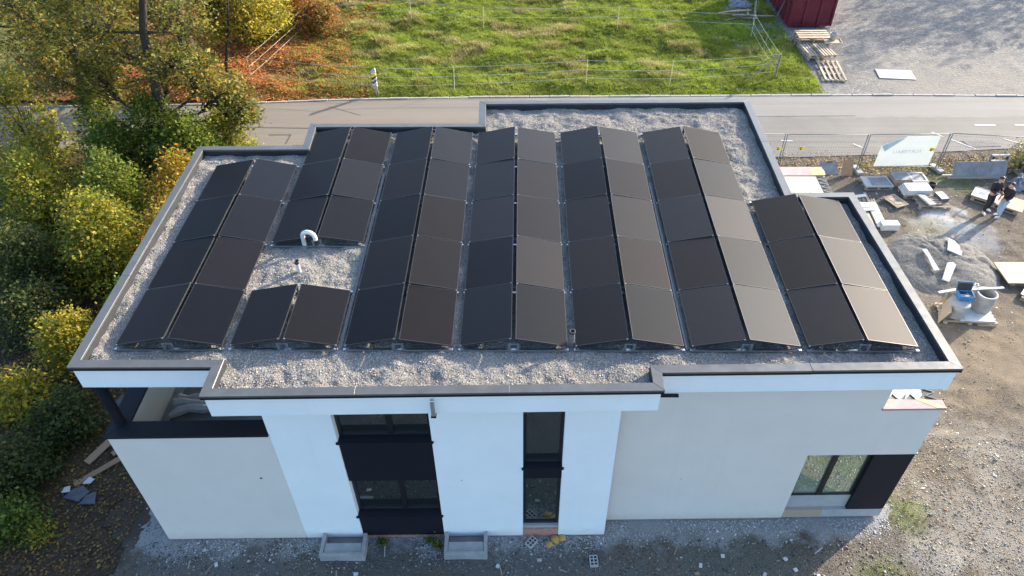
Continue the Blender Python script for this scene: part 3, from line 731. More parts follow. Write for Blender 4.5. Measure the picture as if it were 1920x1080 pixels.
# light wells at the foot of the front wall
def light_well(x0, x1, lab):
    t = empty('light_well', ((x0 + x1) / 2, yf((x0 + x1) / 2) - 0.02, 0), 0.018, lab, 'light well', 'light wells at the foot of the facade')
    h = (x1 - x0) / 2; d = 0.62
    MB().box(-h, h, -d, -d + 0.09, -0.05, 0.27).build('front_side', M['concrete'], t, bevel=0.008)
    MB().box(-h, -h + 0.09, -d + 0.092, 0, -0.05, 0.268).build('side', M['concrete'], t, bevel=0.008)
    MB().box(h - 0.09, h, -d + 0.092, 0, -0.05, 0.268).build('side', M['concrete'], t, bevel=0.008)
    MB().box(-h + 0.10, h - 0.10, -d + 0.10, -d + 0.36, 0.20, 0.235).build('cover_plate', M['concrete'], t, bevel=0.005)
    MB().box(-h + 0.092, h - 0.092, -d + 0.362, -0.002, -0.2, 0.02).build('pit_floor', M['concrete_floor'], t)
light_well(-4.94, -3.80, 'grey concrete light well with clean cover left of the dark window strip')
light_well(-1.80, -0.71, 'grey concrete light well with lime-spattered cover right of the dark window strip')

# ================================================================== VEGETATION
def leaf_colors(n, pal, wts, bias):
    pal = np.array(pal); idx = rng.choice(len(pal), n, p=np.array(wts) / sum(wts))
    c = pal[idx] * (1 + bias[:, None]) * rng.uniform(0.72, 1.28, (n, 1))
    return np.clip(c * (1 + rng.normal(0, 0.06, (n, 3))), 0.004, 0.9)

def foliage(name, tips, per, spread, size, pal, wts, parent, tilt=1.2):
    tips = np.asarray(tips); nt_ = len(tips); n = nt_ * per
    tb = rng.normal(0, 0.16, nt_)
    pos = np.repeat(tips, per, 0) + rng.normal(0, 1, (n, 3)) * np.array(spread)
    bias = np.repeat(tb, per)
    # every twig keeps to one or two of the colours
    pal = np.array(pal); main = rng.choice(len(pal), nt_, p=np.array(wts) / sum(wts))
    idx = np.where(rng.random(n) < 0.62, np.repeat(main, per), rng.choice(len(pal), n, p=np.array(wts) / sum(wts)))
    c = 1.42 * pal[idx] * (1 + bias[:, None]) * rng.uniform(0.72, 1.28, (n, 1))
    c = np.clip(c * (1 + rng.normal(0, 0.06, (n, 3))), 0.004, 0.9)
    s = size * np.clip(rng.lognormal(-0.1, 0.33, n), 0.4, 1.7)
    return scatter(name, LEAF_V, LEAF_F, pos, s, c, M['leaf'], tilt, parent)

GY = [(0.105, 0.115, 0.022), (0.15, 0.135, 0.024), (0.225, 0.175, 0.026), (0.07, 0.085, 0.02), (0.25, 0.13, 0.02)]
def tree(label, path, radii, clusters, tips, per, size, pal, wts, group, spread=0.24):
    base = Vector(path[0])
    t = empty('tree', base, 0, label, 'tree', group)
    lp_ = [Vector(p) - base for p in path]
    MB().tube(lp_, radii, 9).build('trunk', M['bark'], t, smooth=True)
    br = MB(); T = []
    for (cx, cy, cz, rx, ry, rz_) in clusters:
        c = Vector((cx, cy, cz)) - base
        best = min(range(len(lp_)), key=lambda i: (lp_[i] - c).length + (2.5 if lp_[i].z > c.z else 0))
        a = lp_[best]; mid = a.lerp(c, 0.5) + Vector((random.uniform(-.3, .3), random.uniform(-.3, .3), -0.25))
        r0 = min(radii[best] * 0.5, 0.09)
        br.tube([a, a.lerp(mid, .5), mid, mid.lerp(c, .6), c], [r0, r0 * .8, r0 * .6, r0 * .4, r0 * .25], 6)
        for q in range(tips):
            v = rng.normal(0, 1, 3); v /= np.linalg.norm(v); v *= rng.uniform(0.35, 1.0) ** 0.6
            tip = c + Vector((v[0] * rx, v[1] * ry, v[2] * rz_))
            T.append(tuple(tip))
            if q % 2 == 0:
                st0 = mid.lerp(c, random.uniform(0.0, 1.0)); br.tube([st0, st0.lerp(tip, 0.5) + Vector((random.uniform(-.15, .15), random.uniform(-.15, .15), random.uniform(-.2, .05))), tip], [r0 * .34, r0 * .22, r0 * .10], 4, False)
    br.build('branches', M['bark'], t, smooth=True)['kind'] = 'stuff'
    foliage('crown', T, per, (spread, spread, spread * 0.8), size, pal, wts, t)
    return t

def bush(label, x, y, rx, ry, h, tips, per, size, pal, wts, group='shrubs beside the house', cat='shrub', z=0.0, spread=0.17):
    t = empty('shrub', (x, y, z), random.uniform(0, 6.28), label, cat, group)
    T = []; st_ = MB()
    for q in range(tips):
        a = rng.uniform(0, 2 * np.pi); rr = rng.uniform(0.0, 1.0) ** 0.55
        el = rng.uniform(0.02, 1.0)
        k = math.sqrt(max(0.0, 1 - (el * 0.96) ** 2.2))
        lump = 0.82 + 0.36 * float(vnoise(a * 1.7, el * 3, int(abs(x * 10)) % 50))
        p = (rx * rr * k * math.cos(a) * lump, ry * rr * k * math.sin(a) * lump, h * el * (0.75 + 0.35 * float(vnoise(a * 1.3 + 5, rr * 2, int(abs(y * 10)) % 50))))
        T.append(p)
        if q % 6 == 0:
            b0 = (p[0] * 0.12, p[1] * 0.12, 0)
            st_.tube([b0, (p[0] * 0.45, p[1] * 0.45, p[2] * 0.6), p], [0.022, 0.015, 0.005], 4, False)
    st_.build('stems', M['bark'], t, smooth=True)['kind'] = 'stuff'
    foliage('foliage', T, int(per * 1.35), (spread, spread, spread), size, pal, wts, t)
    return t

# --- trees on the verge this side of the road and in the copse beyond it
tree('tall autumn tree with dark upright trunk at the near road edge', [(-14.95, 16.6, 0), (-14.7, 16.5, 2.5), (-14.35, 16.4, 4.6), (-14.1, 16.3, 6.3), (-13.4, 16.1, 8.2), (-12.9, 15.9, 10.5), (-12.6, 15.8, 12.5)], [0.24, 0.20, 0.18, 0.15, 0.12, 0.09, 0.04],
     [(-15.6, 17.2, 5.4, 1.4, 1.3, 0.9), (-12.6, 16.7, 4.4, 1.0, 0.9, 0.8), (-12.2, 17.6, 3.3, 1.0, 0.8, 0.7), (-15.9, 16.2, 6.9, 1.4, 1.3, 1.0), (-13.0, 17.4, 6.6, 1.3, 1.2, 0.9), (-15.0, 17.0, 8.4, 1.5, 1.4, 1.0), (-12.0, 16.2, 9.0, 1.5, 1.4, 1.1), (-14.4, 15.6, 10.2, 1.6, 1.5, 1.1), (-12.6, 16.0, 11.6, 1.6, 1.5, 1.0), (-16.9, 16.8, 4.4, 1.0, 1.0, 0.8), (-14.2, 17.5, 4.2, 1.1, 0.9, 0.8), (-11.6, 17.0, 2.6, .8, .7, .6), (-13.2, 15.8, 5.4, 1.1, 1.0, .8), (-16.6, 16.0, 8.6, 1.4, 1.3, 1.0), (-13.6, 17.0, 9.8, 1.5, 1.3, 1.0)],
     74, 20, 0.145, GY, [5, 4, 2, 3, 0.7], 'autumn trees along the road', 0.2)
tree('slender autumn tree with pale thin trunk left of the tall roadside tree', [(-18.4, 17.3, 0), (-18.2, 17.2, 2.0), (-18.0, 17.2, 3.6), (-17.4, 17.1, 5.6), (-17.0, 17.0, 7.6), (-16.7, 17, 9.2)], [0.13, 0.11, 0.10, 0.08, 0.06, 0.03],
     [(-18.9, 17.2, 4.0, 1.1, 1.0, 0.7), (-16.9, 17.5, 4.6, 1.0, 0.9, 0.7), (-18.5, 17.4, 6.0, 1.2, 1.1, 0.8), (-16.6, 17.0, 6.6, 1.1, 1.1, 0.8), (-17.8, 16.8, 8.0, 1.3, 1.2, 0.9), (-16.5, 17.2, 9.4, 1.3, 1.2, 0.9), (-19.6, 17.6, 5.2, 1.3, 1.1, .8), (-19.4, 17.2, 7.2, 1.3, 1.1, .9), (-17.6, 17.9, 2.9, .9, .7, .6)],
     62, 19, 0.145, GY, [4, 3, 2, 3, 0.7], 'autumn trees along the road')
tree('leaning autumn tree with bare forked limbs at the far left', [(-21.2, 23.6, 0), (-21.5, 23.3, 1.8), (-22.3, 22.9, 3.6), (-23.4, 22.6, 5.4), (-24.3, 22.4, 7.4), (-25, 22.3, 9.4)], [0.26, 0.22, 0.19, 0.15, 0.11, 0.05],
     [(-23.2, 23.4, 4.6, 1.6, 1.5, 1.0), (-20.8, 23.0, 4.4, 1.5, 1.4, 1.0), (-24.8, 22.0, 5.4, 1.6, 1.5, 1.0), (-22.6, 23.4, 6.8, 1.7, 1.6, 1.1), (-25.6, 22.6, 7.6, 1.8, 1.7, 1.1), (-21.6, 22.2, 2.8, 1.2, 1.0, 0.7), (-25.5, 21.8, 3.6, 1.4, 1.2, 0.8), (-24.0, 22.8, 9.0, 1.8, 1.6, 1.2), (-19.6, 23.6, 3.2, 1.3, 1.1, .9), (-26.8, 22.6, 4.8, 1.6, 1.4, 1.0)],
     74, 19, 0.15, GY, [4, 3, 2, 4, 0.9], 'autumn trees along the road')
tree('thick-trunked dark tree behind the roadside tree in the copse', [(-17.5, 26.6, 0), (-17.4, 26.5, 2.4), (-17.6, 26.4, 4.4), (-18.2, 26.2, 6.4), (-18.5, 26, 8.6)], [0.42, 0.36, 0.28, 0.2, 0.1],
     [(-19.6, 26.4, 5.0, 1.7, 1.5, 1.1), (-16.0, 26.2, 5.2, 1.6, 1.5, 1.1), (-18.4, 25.4, 6.6, 1.8, 1.6, 1.2), (-16.4, 25.8, 7.6, 1.7, 1.6, 1.2), (-20.2, 25.8, 7.4, 1.8, 1.6, 1.2), (-15.2, 25.6, 3.9, 1.2, 1.1, 0.8), (-18.6, 25.8, 3.4, 1.4, 1.1, .9), (-20.6, 26.8, 3.2, 1.3, 1.2, .9)],
     70, 19, 0.16, GY, [3, 4, 3, 3, 1], 'autumn trees along the road')
tree('small yellow-green tree with thin grey trunk at the field corner', [(-14.95, 24.5, 0), (-14.8, 24.5, 1.2), (-14.5, 24.6, 2.2), (-14.2, 24.8, 3.4), (-14, 25, 4.4)], [0.11, 0.09, 0.075, 0.05, 0.02],
     [(-14.9, 25.2, 2.9, 1.1, 1.0, 0.7), (-13.5, 25.4, 3.0, 1.1, 1.0, 0.8), (-13.4, 26.2, 3.9, 1.2, 1.1, 0.8), (-14.8, 26.4, 4.3, 1.2, 1.2, 0.8), (-12.7, 26.6, 3.0, 1.0, 0.9, 0.8), (-14.2, 27.0, 5.2, 1.2, 1.1, 0.8)],
     90, 24, 0.14, [(0.20, 0.19, 0.025), (0.28, 0.23, 0.025), (0.14, 0.15, 0.02), (0.34, 0.22, 0.02)], [4, 4, 2, 1.5], 'autumn trees along the road')
tree('brown autumn tree deep in the copse at the upper left', [(-23.5, 29.5, 0), (-23.4, 29.4, 2.5), (-23.2, 29.2, 5), (-23, 29, 7.5)], [0.3, 0.25, 0.18, 0.08],
     [(-25, 29, 3.6, 1.9, 1.6, 1.2), (-22.4, 29.2, 3.8, 1.8, 1.6, 1.2), (-24, 28.4, 5.6, 2, 1.8, 1.3), (-21.6, 28.8, 5.6, 1.8, 1.6, 1.2), (-26.6, 28.2, 5.0, 1.9, 1.7, 1.2)],
     80, 20, 0.18, [(0.13, 0.10, 0.02), (0.20, 0.11, 0.018), (0.10, 0.10, 0.02), (0.24, 0.17, 0.02)], [4, 3, 3, 2], 'autumn trees along the road')
tree('ochre autumn tree at the back of the copse near the field', [(-18.2, 32.5, 0), (-18.1, 32.4, 2), (-18, 32.2, 4), (-17.8, 32, 6)], [0.25, 0.2, 0.14, 0.06],
     [(-19.4, 32, 2.8, 1.7, 1.5, 1.1), (-16.8, 32, 3.0, 1.7, 1.5, 1.1), (-18.4, 31.4, 4.4, 1.9, 1.6, 1.2), (-16.0, 31.6, 4.6, 1.5, 1.4, 1.1), (-20.6, 31.4, 4.4, 1.7, 1.5, 1.1)],
     80, 20, 0.18, [(0.24, 0.16, 0.02), (0.30, 0.16, 0.02), (0.15, 0.13, 0.02), (0.32, 0.10, 0.015)], [3, 4, 2, 4], 'autumn trees along the road')
# two trees beyond the right edge, whose shade lies on the gravel yard
for k, (x, y, hh) in enumerate(((40.5, 43.5, 9.5), (47, 50.5, 12.5))):
    tree(['broad tree beyond the right edge shading the gravel yard', 'taller tree behind it beyond the right edge of the yard'][k], [(x, y, 0), (x, y, hh * .4), (x + .3, y, hh * .75), (x, y + .2, hh)], [0.35, 0.28, 0.16, 0.05],
         [(x + dx, y + dy, hh * f, 2.4, 2.4, 1.5) for dx, dy, f in ((-2, 0, .5), (2, 1, .55), (0, -2, .65), (1.5, -1.5, .8), (-1.5, 1.5, .82), (0, 0, .98), (-3.4, 2.5, .62), (3.2, -2.6, .6))], 20, 12, 0.32, GY, [4, 3, 2, 3, 1], 'trees beyond the yard', 0.4)

GREEN = [(0.075, 0.115, 0.016), (0.115, 0.15, 0.018), (0.16, 0.165, 0.018), (0.045, 0.075, 0.014)]
YEL = [(0.24, 0.20, 0.018), (0.16, 0.165, 0.018), (0.30, 0.22, 0.02), (0.10, 0.13, 0.018)]
ORA = [(0.30, 0.17, 0.018), (0.20, 0.15, 0.018), (0.13, 0.13, 0.018), (0.32, 0.11, 0.015)]
SHADED = [(0.026, 0.038, 0.010), (0.042, 0.058, 0.013), (0.065, 0.078, 0.015), (0.10, 0.085, 0.015)]  # leaf tones for shaded shrubs, the shade put into the colour
for (lab, x, y, rx, ry, h, tips, per, size, pal, wts) in [
    ('large dense green shrub touching the back corner of the roof', -13.4, 15.3, 2.1, 1.6, 3.4, 520, 20, 0.12, GREEN, [4, 4, 3, 2]),
    ('tall green shrub hiding the trunk of the tall roadside tree', -15.1, 16.3, 1.5, 1.1, 4.1, 420, 17, 0.12, GREEN, [4, 4, 3, 2]),
    ('yellow-green shrub reaching over the road behind the roof corner', -12.3, 16.5, 1.2, 0.9, 3.0, 300, 16, 0.12, YEL, [2, 4, 1, 4]),
    ('green shrub below the tall roadside tree, left of the dense one', -16.4, 15.2, 1.6, 1.4, 3.0, 330, 18, 0.12, GREEN, [4, 3, 2, 3]),
    ('loose yellow-leaved sapling clump by the road at far left', -19.6, 15.3, 1.8, 1.5, 3.0, 170, 13, 0.13, YEL, [3, 4, 1, 3]),
    ('sparse light-green shrub at the left picture edge below the road', -22.4, 14.6, 1.8, 1.6, 2.9, 190, 13, 0.13, GREEN, [3, 4, 3, 2]),
    ('tall loose yellow-green shrub screening the road at far left', -20.9, 17.0, 1.7, 1.0, 4.6, 260, 13, 0.13, YEL, [2, 4, 1, 4]),
    ('tall twiggy shrub at the extreme left beside the road', -24.0, 16.4, 1.8, 1.2, 4.3, 250, 13, 0.13, YEL, [2, 4, 2, 4]),
    ('upright twiggy green shrub between the two roadside trunks', -17.6, 16.6, 1.2, 0.9, 3.9, 240, 14, 0.12, GREEN, [3, 4, 3, 2]),
    ('orange-tinged shrub beside the roof edge behind the solar panels', -12.5, 12.1, 1.5, 1.6, 3.3, 360, 19, 0.12, ORA, [3, 4, 4, 1]),
    ('mixed green shrub left of the orange-tinged one', -15.4, 12.3, 1.7, 1.6, 3.1, 380, 19, 0.12, GREEN, [3, 4, 3, 2]),
    ('broad yellow-green shrub in full sun at the left edge', -17.9, 11.8, 1.8, 1.7, 3.3, 400, 18, 0.12, YEL, [2, 5, 1, 4]),
    ('big yellow-green arching shrub midway along the left roof edge', -14.4, 9.5, 1.9, 1.8, 3.5, 560, 19, 0.115, YEL, [3, 5, 1, 4]),
    ('ochre leafy shrub pressed against the left roof edge', -11.9, 9.3, 1.2, 1.5, 3.3, 330, 19, 0.115, ORA, [2, 4, 4, 0.6]),
    ('dark green shrub at the left picture edge, midway down', -17.0, 8.6, 1.7, 1.6, 2.7, 330, 17, 0.12, SHADED, [3, 4, 3, 1]),
    ('shaded green shrub beside the wall below the ochre one', -12.0, 6.6, 1.2, 1.4, 2.5, 320, 18, 0.115, GREEN, [4, 3, 1, 4]),
    ('dark shaded thicket left of the bright yellow shrub', -15.8, 6.6, 1.6, 1.4, 1.9, 300, 16, 0.12, SHADED, [4, 4, 2, 0.5]),
    ('rounded bright yellow shrub standing alone beside the terrace', -13.9, 5.2, 1.0, 1.0, 2.1, 300, 18, 0.10, YEL, [5, 3, 4, 2]),
    ('low yellow-leaved shrub at left edge below the bright one', -14.7, 3.4, 1.1, 0.9, 1.3, 170, 14, 0.115, YEL, [4, 3, 3, 3]),
    ('low dark bramble in the shade opposite the terrace column', -13.2, 2.7, 1.1, 1.1, 1.1, 220, 15, 0.11, SHADED, [3, 4, 3, 1]),
    ('dark bramble with a few yellow leaves near the planks', -13.8, 1.0, 1.1, 1.1, 1.2, 230, 15, 0.11, SHADED, [3, 4, 4, 1]),
    ('low green bramble at the lower left picture edge', -13.3, -0.6, 0.95, 0.8, 0.85, 180, 14, 0.10, GREEN, [4, 3, 1, 4]),
    ('small yellow-green weed clump in the lower left shade', -12.35, -0.75, 0.38, 0.33, 0.4, 45, 10, 0.08, YEL, [3, 4, 3, 2]),
    ('reddish leafy shrub beyond the field fence corner', -11.6, 31.6, 1.6, 1.2, 1.7, 230, 15, 0.15, [(0.26, 0.10, 0.025), (0.20, 0.13, 0.03), (0.16, 0.13, 0.03)], [3, 3, 3]),
    ('russet tree-like shrub at the top edge beside the field', -13.6, 33.8, 1.9, 1.6, 3.2, 330, 16, 0.16, [(0.28, 0.10, 0.02), (0.30, 0.16, 0.02), (0.20, 0.11, 0.02)], [4, 4, 3]),
    ('yellow shrub beside the copse at the top of the field', -14.6, 30.4, 1.6, 1.4, 2.0, 260, 15, 0.15, YEL, [4, 3, 4, 2]),
    ('dry leafy shrub at the right end of the site fence', 21.6, 16.6, 0.9, 0.6, 1.3, 150, 12, 0.10, [(0.13, 0.12, 0.03), (0.10, 0.12, 0.02), (0.20, 0.15, 0.05)], [3, 3, 2]),
]:
    if tips: bush(lab, x, y, rx, ry, h, tips, per, size, pal, wts, z=float(h_wood(np.array(x), np.array(y))) - 0.05 if x < -10.6 and y < 18 else 0)

# --- fallen leaves
def litter(name, lab, n, xf, yf_, hf, pal, wts, size, keep=None):
    x = xf(n); y = yf_(n)
    if keep is not None:
        k = keep(x, y); x, y = x[k], y[k]
    n = len(x); c = leaf_colors(n, pal, wts, rng.normal(0, 0.12, n))
    o = scatter(name, LEAF_V, LEAF_F, np.stack([x, y, hf(x, y) + rng.uniform(0.01, 0.05, n)], 1), rng.uniform(size * .7, size * 1.3, n), c, M['litter'], 0.6)
    return tag(o, lab, 'leaves', kind='stuff')
ORL = [(0.40, 0.13, 0.025), (0.30, 0.085, 0.02), (0.45, 0.20, 0.04), (0.17, 0.06, 0.025), (0.42, 0.28, 0.06)]
litter('fallen_leaves', 'orange fallen leaves under the trees and over the field edge', 64000, lambda n: -5.8 - np.abs(rng.normal(0, 9.0, n)) + rng.normal(0, 1.5, n), lambda n: 22.7 + rng.random(n) ** 0.85 * 14, h_field, ORL, [5, 4, 3, 3, 1.5], 0.12,
       keep=lambda x, y: (fbm(x, y, 0.5, 3, 21) > 0.36 + np.clip((x + 11) / 14, -0.4, 0.3)) & (x > -32))
litter('fallen_leaves', 'brown and yellow leaves lying under the shrubs left of the house', 26000, lambda n: rng.uniform(-19, -9.6, n), lambda n: rng.uniform(-3, 17.5, n), lambda x, y: np.where(x < -10.5, h_wood(x, y), h_yard(x, y)), [(0.16, 0.09, 0.03), (0.10, 0.055, 0.022), (0.28, 0.20, 0.04), (0.22, 0.11, 0.03)], [4, 4, 1.2, 2], 0.085,
       keep=lambda x, y: (fbm(x, y, 0.7, 3, 31) + np.clip((-10.2 - x) / 2.0, -0.6, 0.3) > 0.42))
litter('fallen_leaves', 'dry leaves along the verge below the site fence', 5200, lambda n: rng.uniform(9.5, 22.5, n), lambda n: 16.95 + rng.normal(0, 0.42, n), h_yard, [(0.30, 0.19, 0.07), (0.22, 0.13, 0.05), (0.36, 0.27, 0.12), (0.12, 0.12, 0.03)], [4, 3, 3, 2], 0.08)

# --- grass
BL = []
for q in range(5):
    a = q * 1.257 + 0.3; lx, ly = math.cos(a), math.sin(a); wd = 0.075
    BL += [(lx * .08 - ly * wd, ly * .08 + lx * wd, 0), (lx * .08 + ly * wd, ly * .08 - lx * wd, 0), (lx * 0.62, ly * 0.62, 1.0 - 0.12 * (q % 2))]
BF = [(3 * q, 3 * q + 1, 3 * q + 2) for q in range(5)]
n = 62000
gx = rng.uniform(-13, 15.6, n); gy = rng.uniform(23.25, 37.5, n)
kk = (gx < field_edge(gy) + rng.normal(0, 0.1, n)) & (rng.random(n) < np.clip((gx + 13.5) / 7, 0.12, 1))
gx, gy = gx[kk], gy[kk]; n = len(gx)
tus = fbm(gx, gy * 1.5, 0.75, 4, 41); edge = np.clip((gy - 23.3) / 3.2, 0, 1)
straw = np.clip((tus - 0.53) * 6, 0, 1) * (0.25 + 0.75 * edge)
gcol = np.array([(0.235, 0.285, 0.028)]) * (1 - straw[:, None]) + np.array([(0.33, 0.285, 0.11)]) * straw[:, None]
fresh = np.clip((fbm(gx, gy, 0.9, 3, 47) - 0.5) * 5, 0, 1)[:, None]
gcol = gcol * (1 - 0.35 * fresh) + np.array([(0.28, 0.33, 0.035)]) * 0.35 * fresh
gcol *= rng.uniform(0.7, 1.45, (n, 1)) * (0.45 + 1.1 * fbm(gx, gy * 1.8, 0.55, 4, 83))[:, None]
hs = rng.uniform(0.09, 0.17, n) * (1 + 0.9 * straw); ws = rng.uniform(0.13, 0.22, n) * (1 + 0.9 * straw)
tag(scatter('grass', BL, BF, np.stack([gx, gy, h_field(gx, gy) - 0.01], 1), np.stack([ws, ws, hs], 1), gcol, M['grass'], 0.45), 'long green and straw-coloured grass of the fenced field', 'grass', kind='stuff')
n = 3000
gx = np.concatenate([rng.uniform(14.5, 23, n // 2), rng.normal(10.35, 0.3, n // 24), rng.normal(9.1, 0.4, n // 24), rng.uniform(9.5, 24, n // 4), rng.normal(18.3, 0.9, n // 12)])
gy = np.concatenate([16.75 + rng.normal(0, 0.35, n // 2), rng.normal(-0.1, 0.5, n // 24), rng.normal(-1.8, 0.25, n // 24), rng.uniform(-3, 16, n // 4), rng.normal(15.9, 0.3, n // 12)])
kk = ~((gx > 13.4) & (gx < 17.8) & (gy > 7) & (gy < 12.3)); gx, gy = gx[kk], gy[kk]
kk = (gx < 12) | (gy > 15.5) | (fbm(gx, gy, 0.8, 3, 55) > 0.55); gx, gy = gx[kk], gy[kk]; n = len(gx)
gc = np.where(rng.random((n, 1)) < 0.6, np.array([[0.13, 0.17, 0.025]]), np.array([[0.20, 0.17, 0.06]])) * rng.uniform(0.7, 1.3, (n, 1))
ws = rng.uniform(0.04, 0.10, n)
tag(scatter('weeds', BL, BF, np.stack([gx, gy, h_yard(gx, gy) - 0.01], 1), np.stack([ws, ws, ws * rng.uniform(.6, 1.3, n)], 1), gc, M['grass'], 0.5), 'weeds and thin grass along the verge and in the site earth', 'weeds', kind='stuff')

# --- stones and rubble chips on the ground
n = 42000
sx = np.where(rng.random(n) < 0.45, rng.uniform(9.2, 15, n), rng.uniform(-10, 20, n)); sy = np.where(rng.random(n) < 0.62, rng.uniform(-3.5, 2.5, n), rng.uniform(-3.5, 16, n))
kk = ~((sx > -9.1) & (sx < 9.8) & (sy > -0.9)) & ~((sx > 13.6) & (sx < 17.4) & (sy > 8.2) & (sy < 12.2)); sx, sy = sx[kk], sy[kk]; n = len(sx)
v_ = rng.choice([0.14, 0.19, 0.25, 0.36, 0.52], n, p=[.2, .33, .27, .14, .06]) * np.where((sx < 9) & (sy < 0), .7, 1) * rng.uniform(.8, 1.2, n)
v_ *= .74; sc = np.stack([v_ * 1.06, v_, v_ * .88], 1); rr = rng.random(n) < 0.04; sc[rr] *= np.array([1.2, .75, .5])
ss = np.clip(rng.lognormal(-3.85, 0.5, n), 0.012, 0.14)
tag(scatter('loose_stones', OCTA_V, OCTA_F, np.stack([sx, sy, h_yard(sx, sy) + ss * .1], 1), np.stack([ss * 1.3, ss, ss * .6], 1), sc, M['stone'], 0.8), 'loose stones and rubble chips strewn over the site earth', 'stones', kind='stuff')
n = 15000
sx = rng.uniform(-9.6, 9.6, n); sy = rng.uniform(-2.9, -0.75, n); kk = ~((sx > -4.98) & (sx < -3.76) & (sy > -1.45)) & ~((sx > -1.84) & (sx < -.68) & (sy > -1.42)) & (sy < np.where(sx < 2.35, yf(sx), yr(sx)) - .02); sx, sy = sx[kk], sy[kk]; n = len(sx)
v_ = rng.choice([.05, .09, .15, .24, .4], n, p=[.25, .3, .25, .14, .06]); ss = rng.lognormal(-3.9, .5, n).clip(.01, .09)
tag(scatter('site_grit', OCTA_V, OCTA_F, np.stack([sx, sy, h_yard(sx, sy) + ss * .1], 1), np.stack([ss * 1.3, ss, ss * .6], 1), np.stack([v_ * 1.06, v_, v_ * .9], 1), M['stone'], 0.8), 'dark and pale grit covering the shaded strip before the house', 'grit', kind='stuff')
n = 9000
sx = rng.uniform(-9.0, 9.8, n); yl = np.where(sx < 2.35, yf(sx), yr(sx)); sy = yl - np.abs(rng.normal(0, 0.3, n)) - 0.02
kk = (fbm(sx, sy, 0.9, 3, 61) > 0.30) & ~((sx > -4.95) & (sx < -3.8) & (sy > -1.4)) & ~((sx > -1.8) & (sx < -.7) & (sy > -1.4)); sx, sy = sx[kk], sy[kk]; n = len(sx)
v_ = rng.uniform(0.2, 0.55, n); ss = rng.lognormal(-3.9, 0.45, n).clip(.01, .07)
tag(scatter('plaster_chips', OCTA_V, OCTA_F, np.stack([sx, sy, h_yard(sx, sy) + ss * .15], 1), np.stack([ss * 1.5, ss, ss * .5], 1), np.stack([v_, v_, v_ * .98], 1), M['stone'], 0.6), 'white plaster chips along the foot of the front wall', 'rubble', kind='stuff')

n = 3600
sx = rng.uniform(10.2, 21, n); sy = rng.uniform(-3, 16.4, n); kk = (fbm(sx, sy, 0.45, 3, 91) > 0.44); sx, sy = sx[kk], sy[kk]; n = len(sx)
v_ = rng.uniform(0.25, 0.6, n); ss = rng.lognormal(-3.5, 0.55, n).clip(.012, .13); cc = np.stack([v_, v_ * .97, v_ * .9], 1); rr = rng.random(n) < .3; cc[rr] *= np.array([.75, .55, .32])
tag(scatter('rubble_scraps', OCTA_V, OCTA_F, np.stack([sx, sy, h_yard(sx, sy) + .004], 1), np.stack([ss * 1.6, ss * .8, ss * .25], 1), cc, M['stone'], 0.35), 'pale scraps and wood bits strewn over the right-hand yard', 'rubble', kind='stuff')
litter('fallen_leaves', 'few dry leaves blown over the right-hand yard', 1500, lambda n: rng.uniform(10, 21.5, n), lambda n: rng.uniform(-3, 16.5, n), h_yard, [(0.22, 0.14, 0.05), (0.14, 0.09, 0.04), (0.26, 0.21, 0.08)], [3, 3, 2], 0.06)

# ================================================================== SITE OBJECTS
def zy(x, y): return float(h_yard(np.array(float(x)), np.array(float(y))))
board_cache = {}
def board(parent, name, size, loc, rot=(0, 0, 0), mat='wood'):
    key = (name, tuple(round(k, 3) for k in size), mat)
    if key not in board_cache:
        board_cache[key] = MB().obox((0, 0, 0), size).build(name, M[mat], parent, bevel=0.004, loc=loc, rot=rot)
        return board_cache[key]
    return link_copy(board_cache[key], parent, loc, rot)

def pallet(x, y, rotz, label, L=1.2, W=0.8, z=None, boards=7, mat='wood', H=0.144, upside=False):
    z = zy(x, y) + 0.005 if z is None else z
    t = empty('pallet', (x, y, z), rotz, label, 'pallet', 'wooden pallets on the site')
    bw_ = W / boards * 0.68
    lo, hi = (H - 0.011, 0.011) if upside else (0.011, H - 0.011)
    for sy_ in (-1, 0, 1): board(t, 'bottom_board', (L, 0.1, 0.022), (0, sy_ * (W / 2 - 0.05), lo), mat=mat)
    for sx_ in (-1, 0, 1):
        for sy_ in (-1, 0, 1): board(t, 'block', (0.12, 0.1, H - 0.068), (sx_ * (L / 2 - 0.07), sy_ * (W / 2 - 0.051), H / 2 - (0.012 if not upside else -0.012)), mat=mat)
        board(t, 'cross_board', (0.11, W, 0.022), (sx_ * (L / 2 - 0.07), 0, H - 0.034 if not upside else 0.034), mat=mat)
    for q in range(boards):
        board(t, 'deck_board', (L, bw_, 0.022), (0, -W / 2 + bw_ / 2 + q * (W - bw_) / (boards - 1), hi), mat=mat)
    return t

def slab(name, x, y, z, size, rotz, label, cat, mat, group=None, tilt=(0, 0), edge=None):
    """a lying board with a face sheet of its own"""
    t = empty(name, (x, y, z), rotz, label, cat, group)
    o = MB().obox((0, 0, size[2] / 2), size).build('core', M[edge or mat], t, bevel=0.006)
    f = MB().obox((0, 0, size[2] + 0.002), (size[0] - 0.012, size[1] - 0.012, 0.004)).build('face', M[mat], t)
    t.rotation_euler = (tilt[0], tilt[1], rotz)
    return t

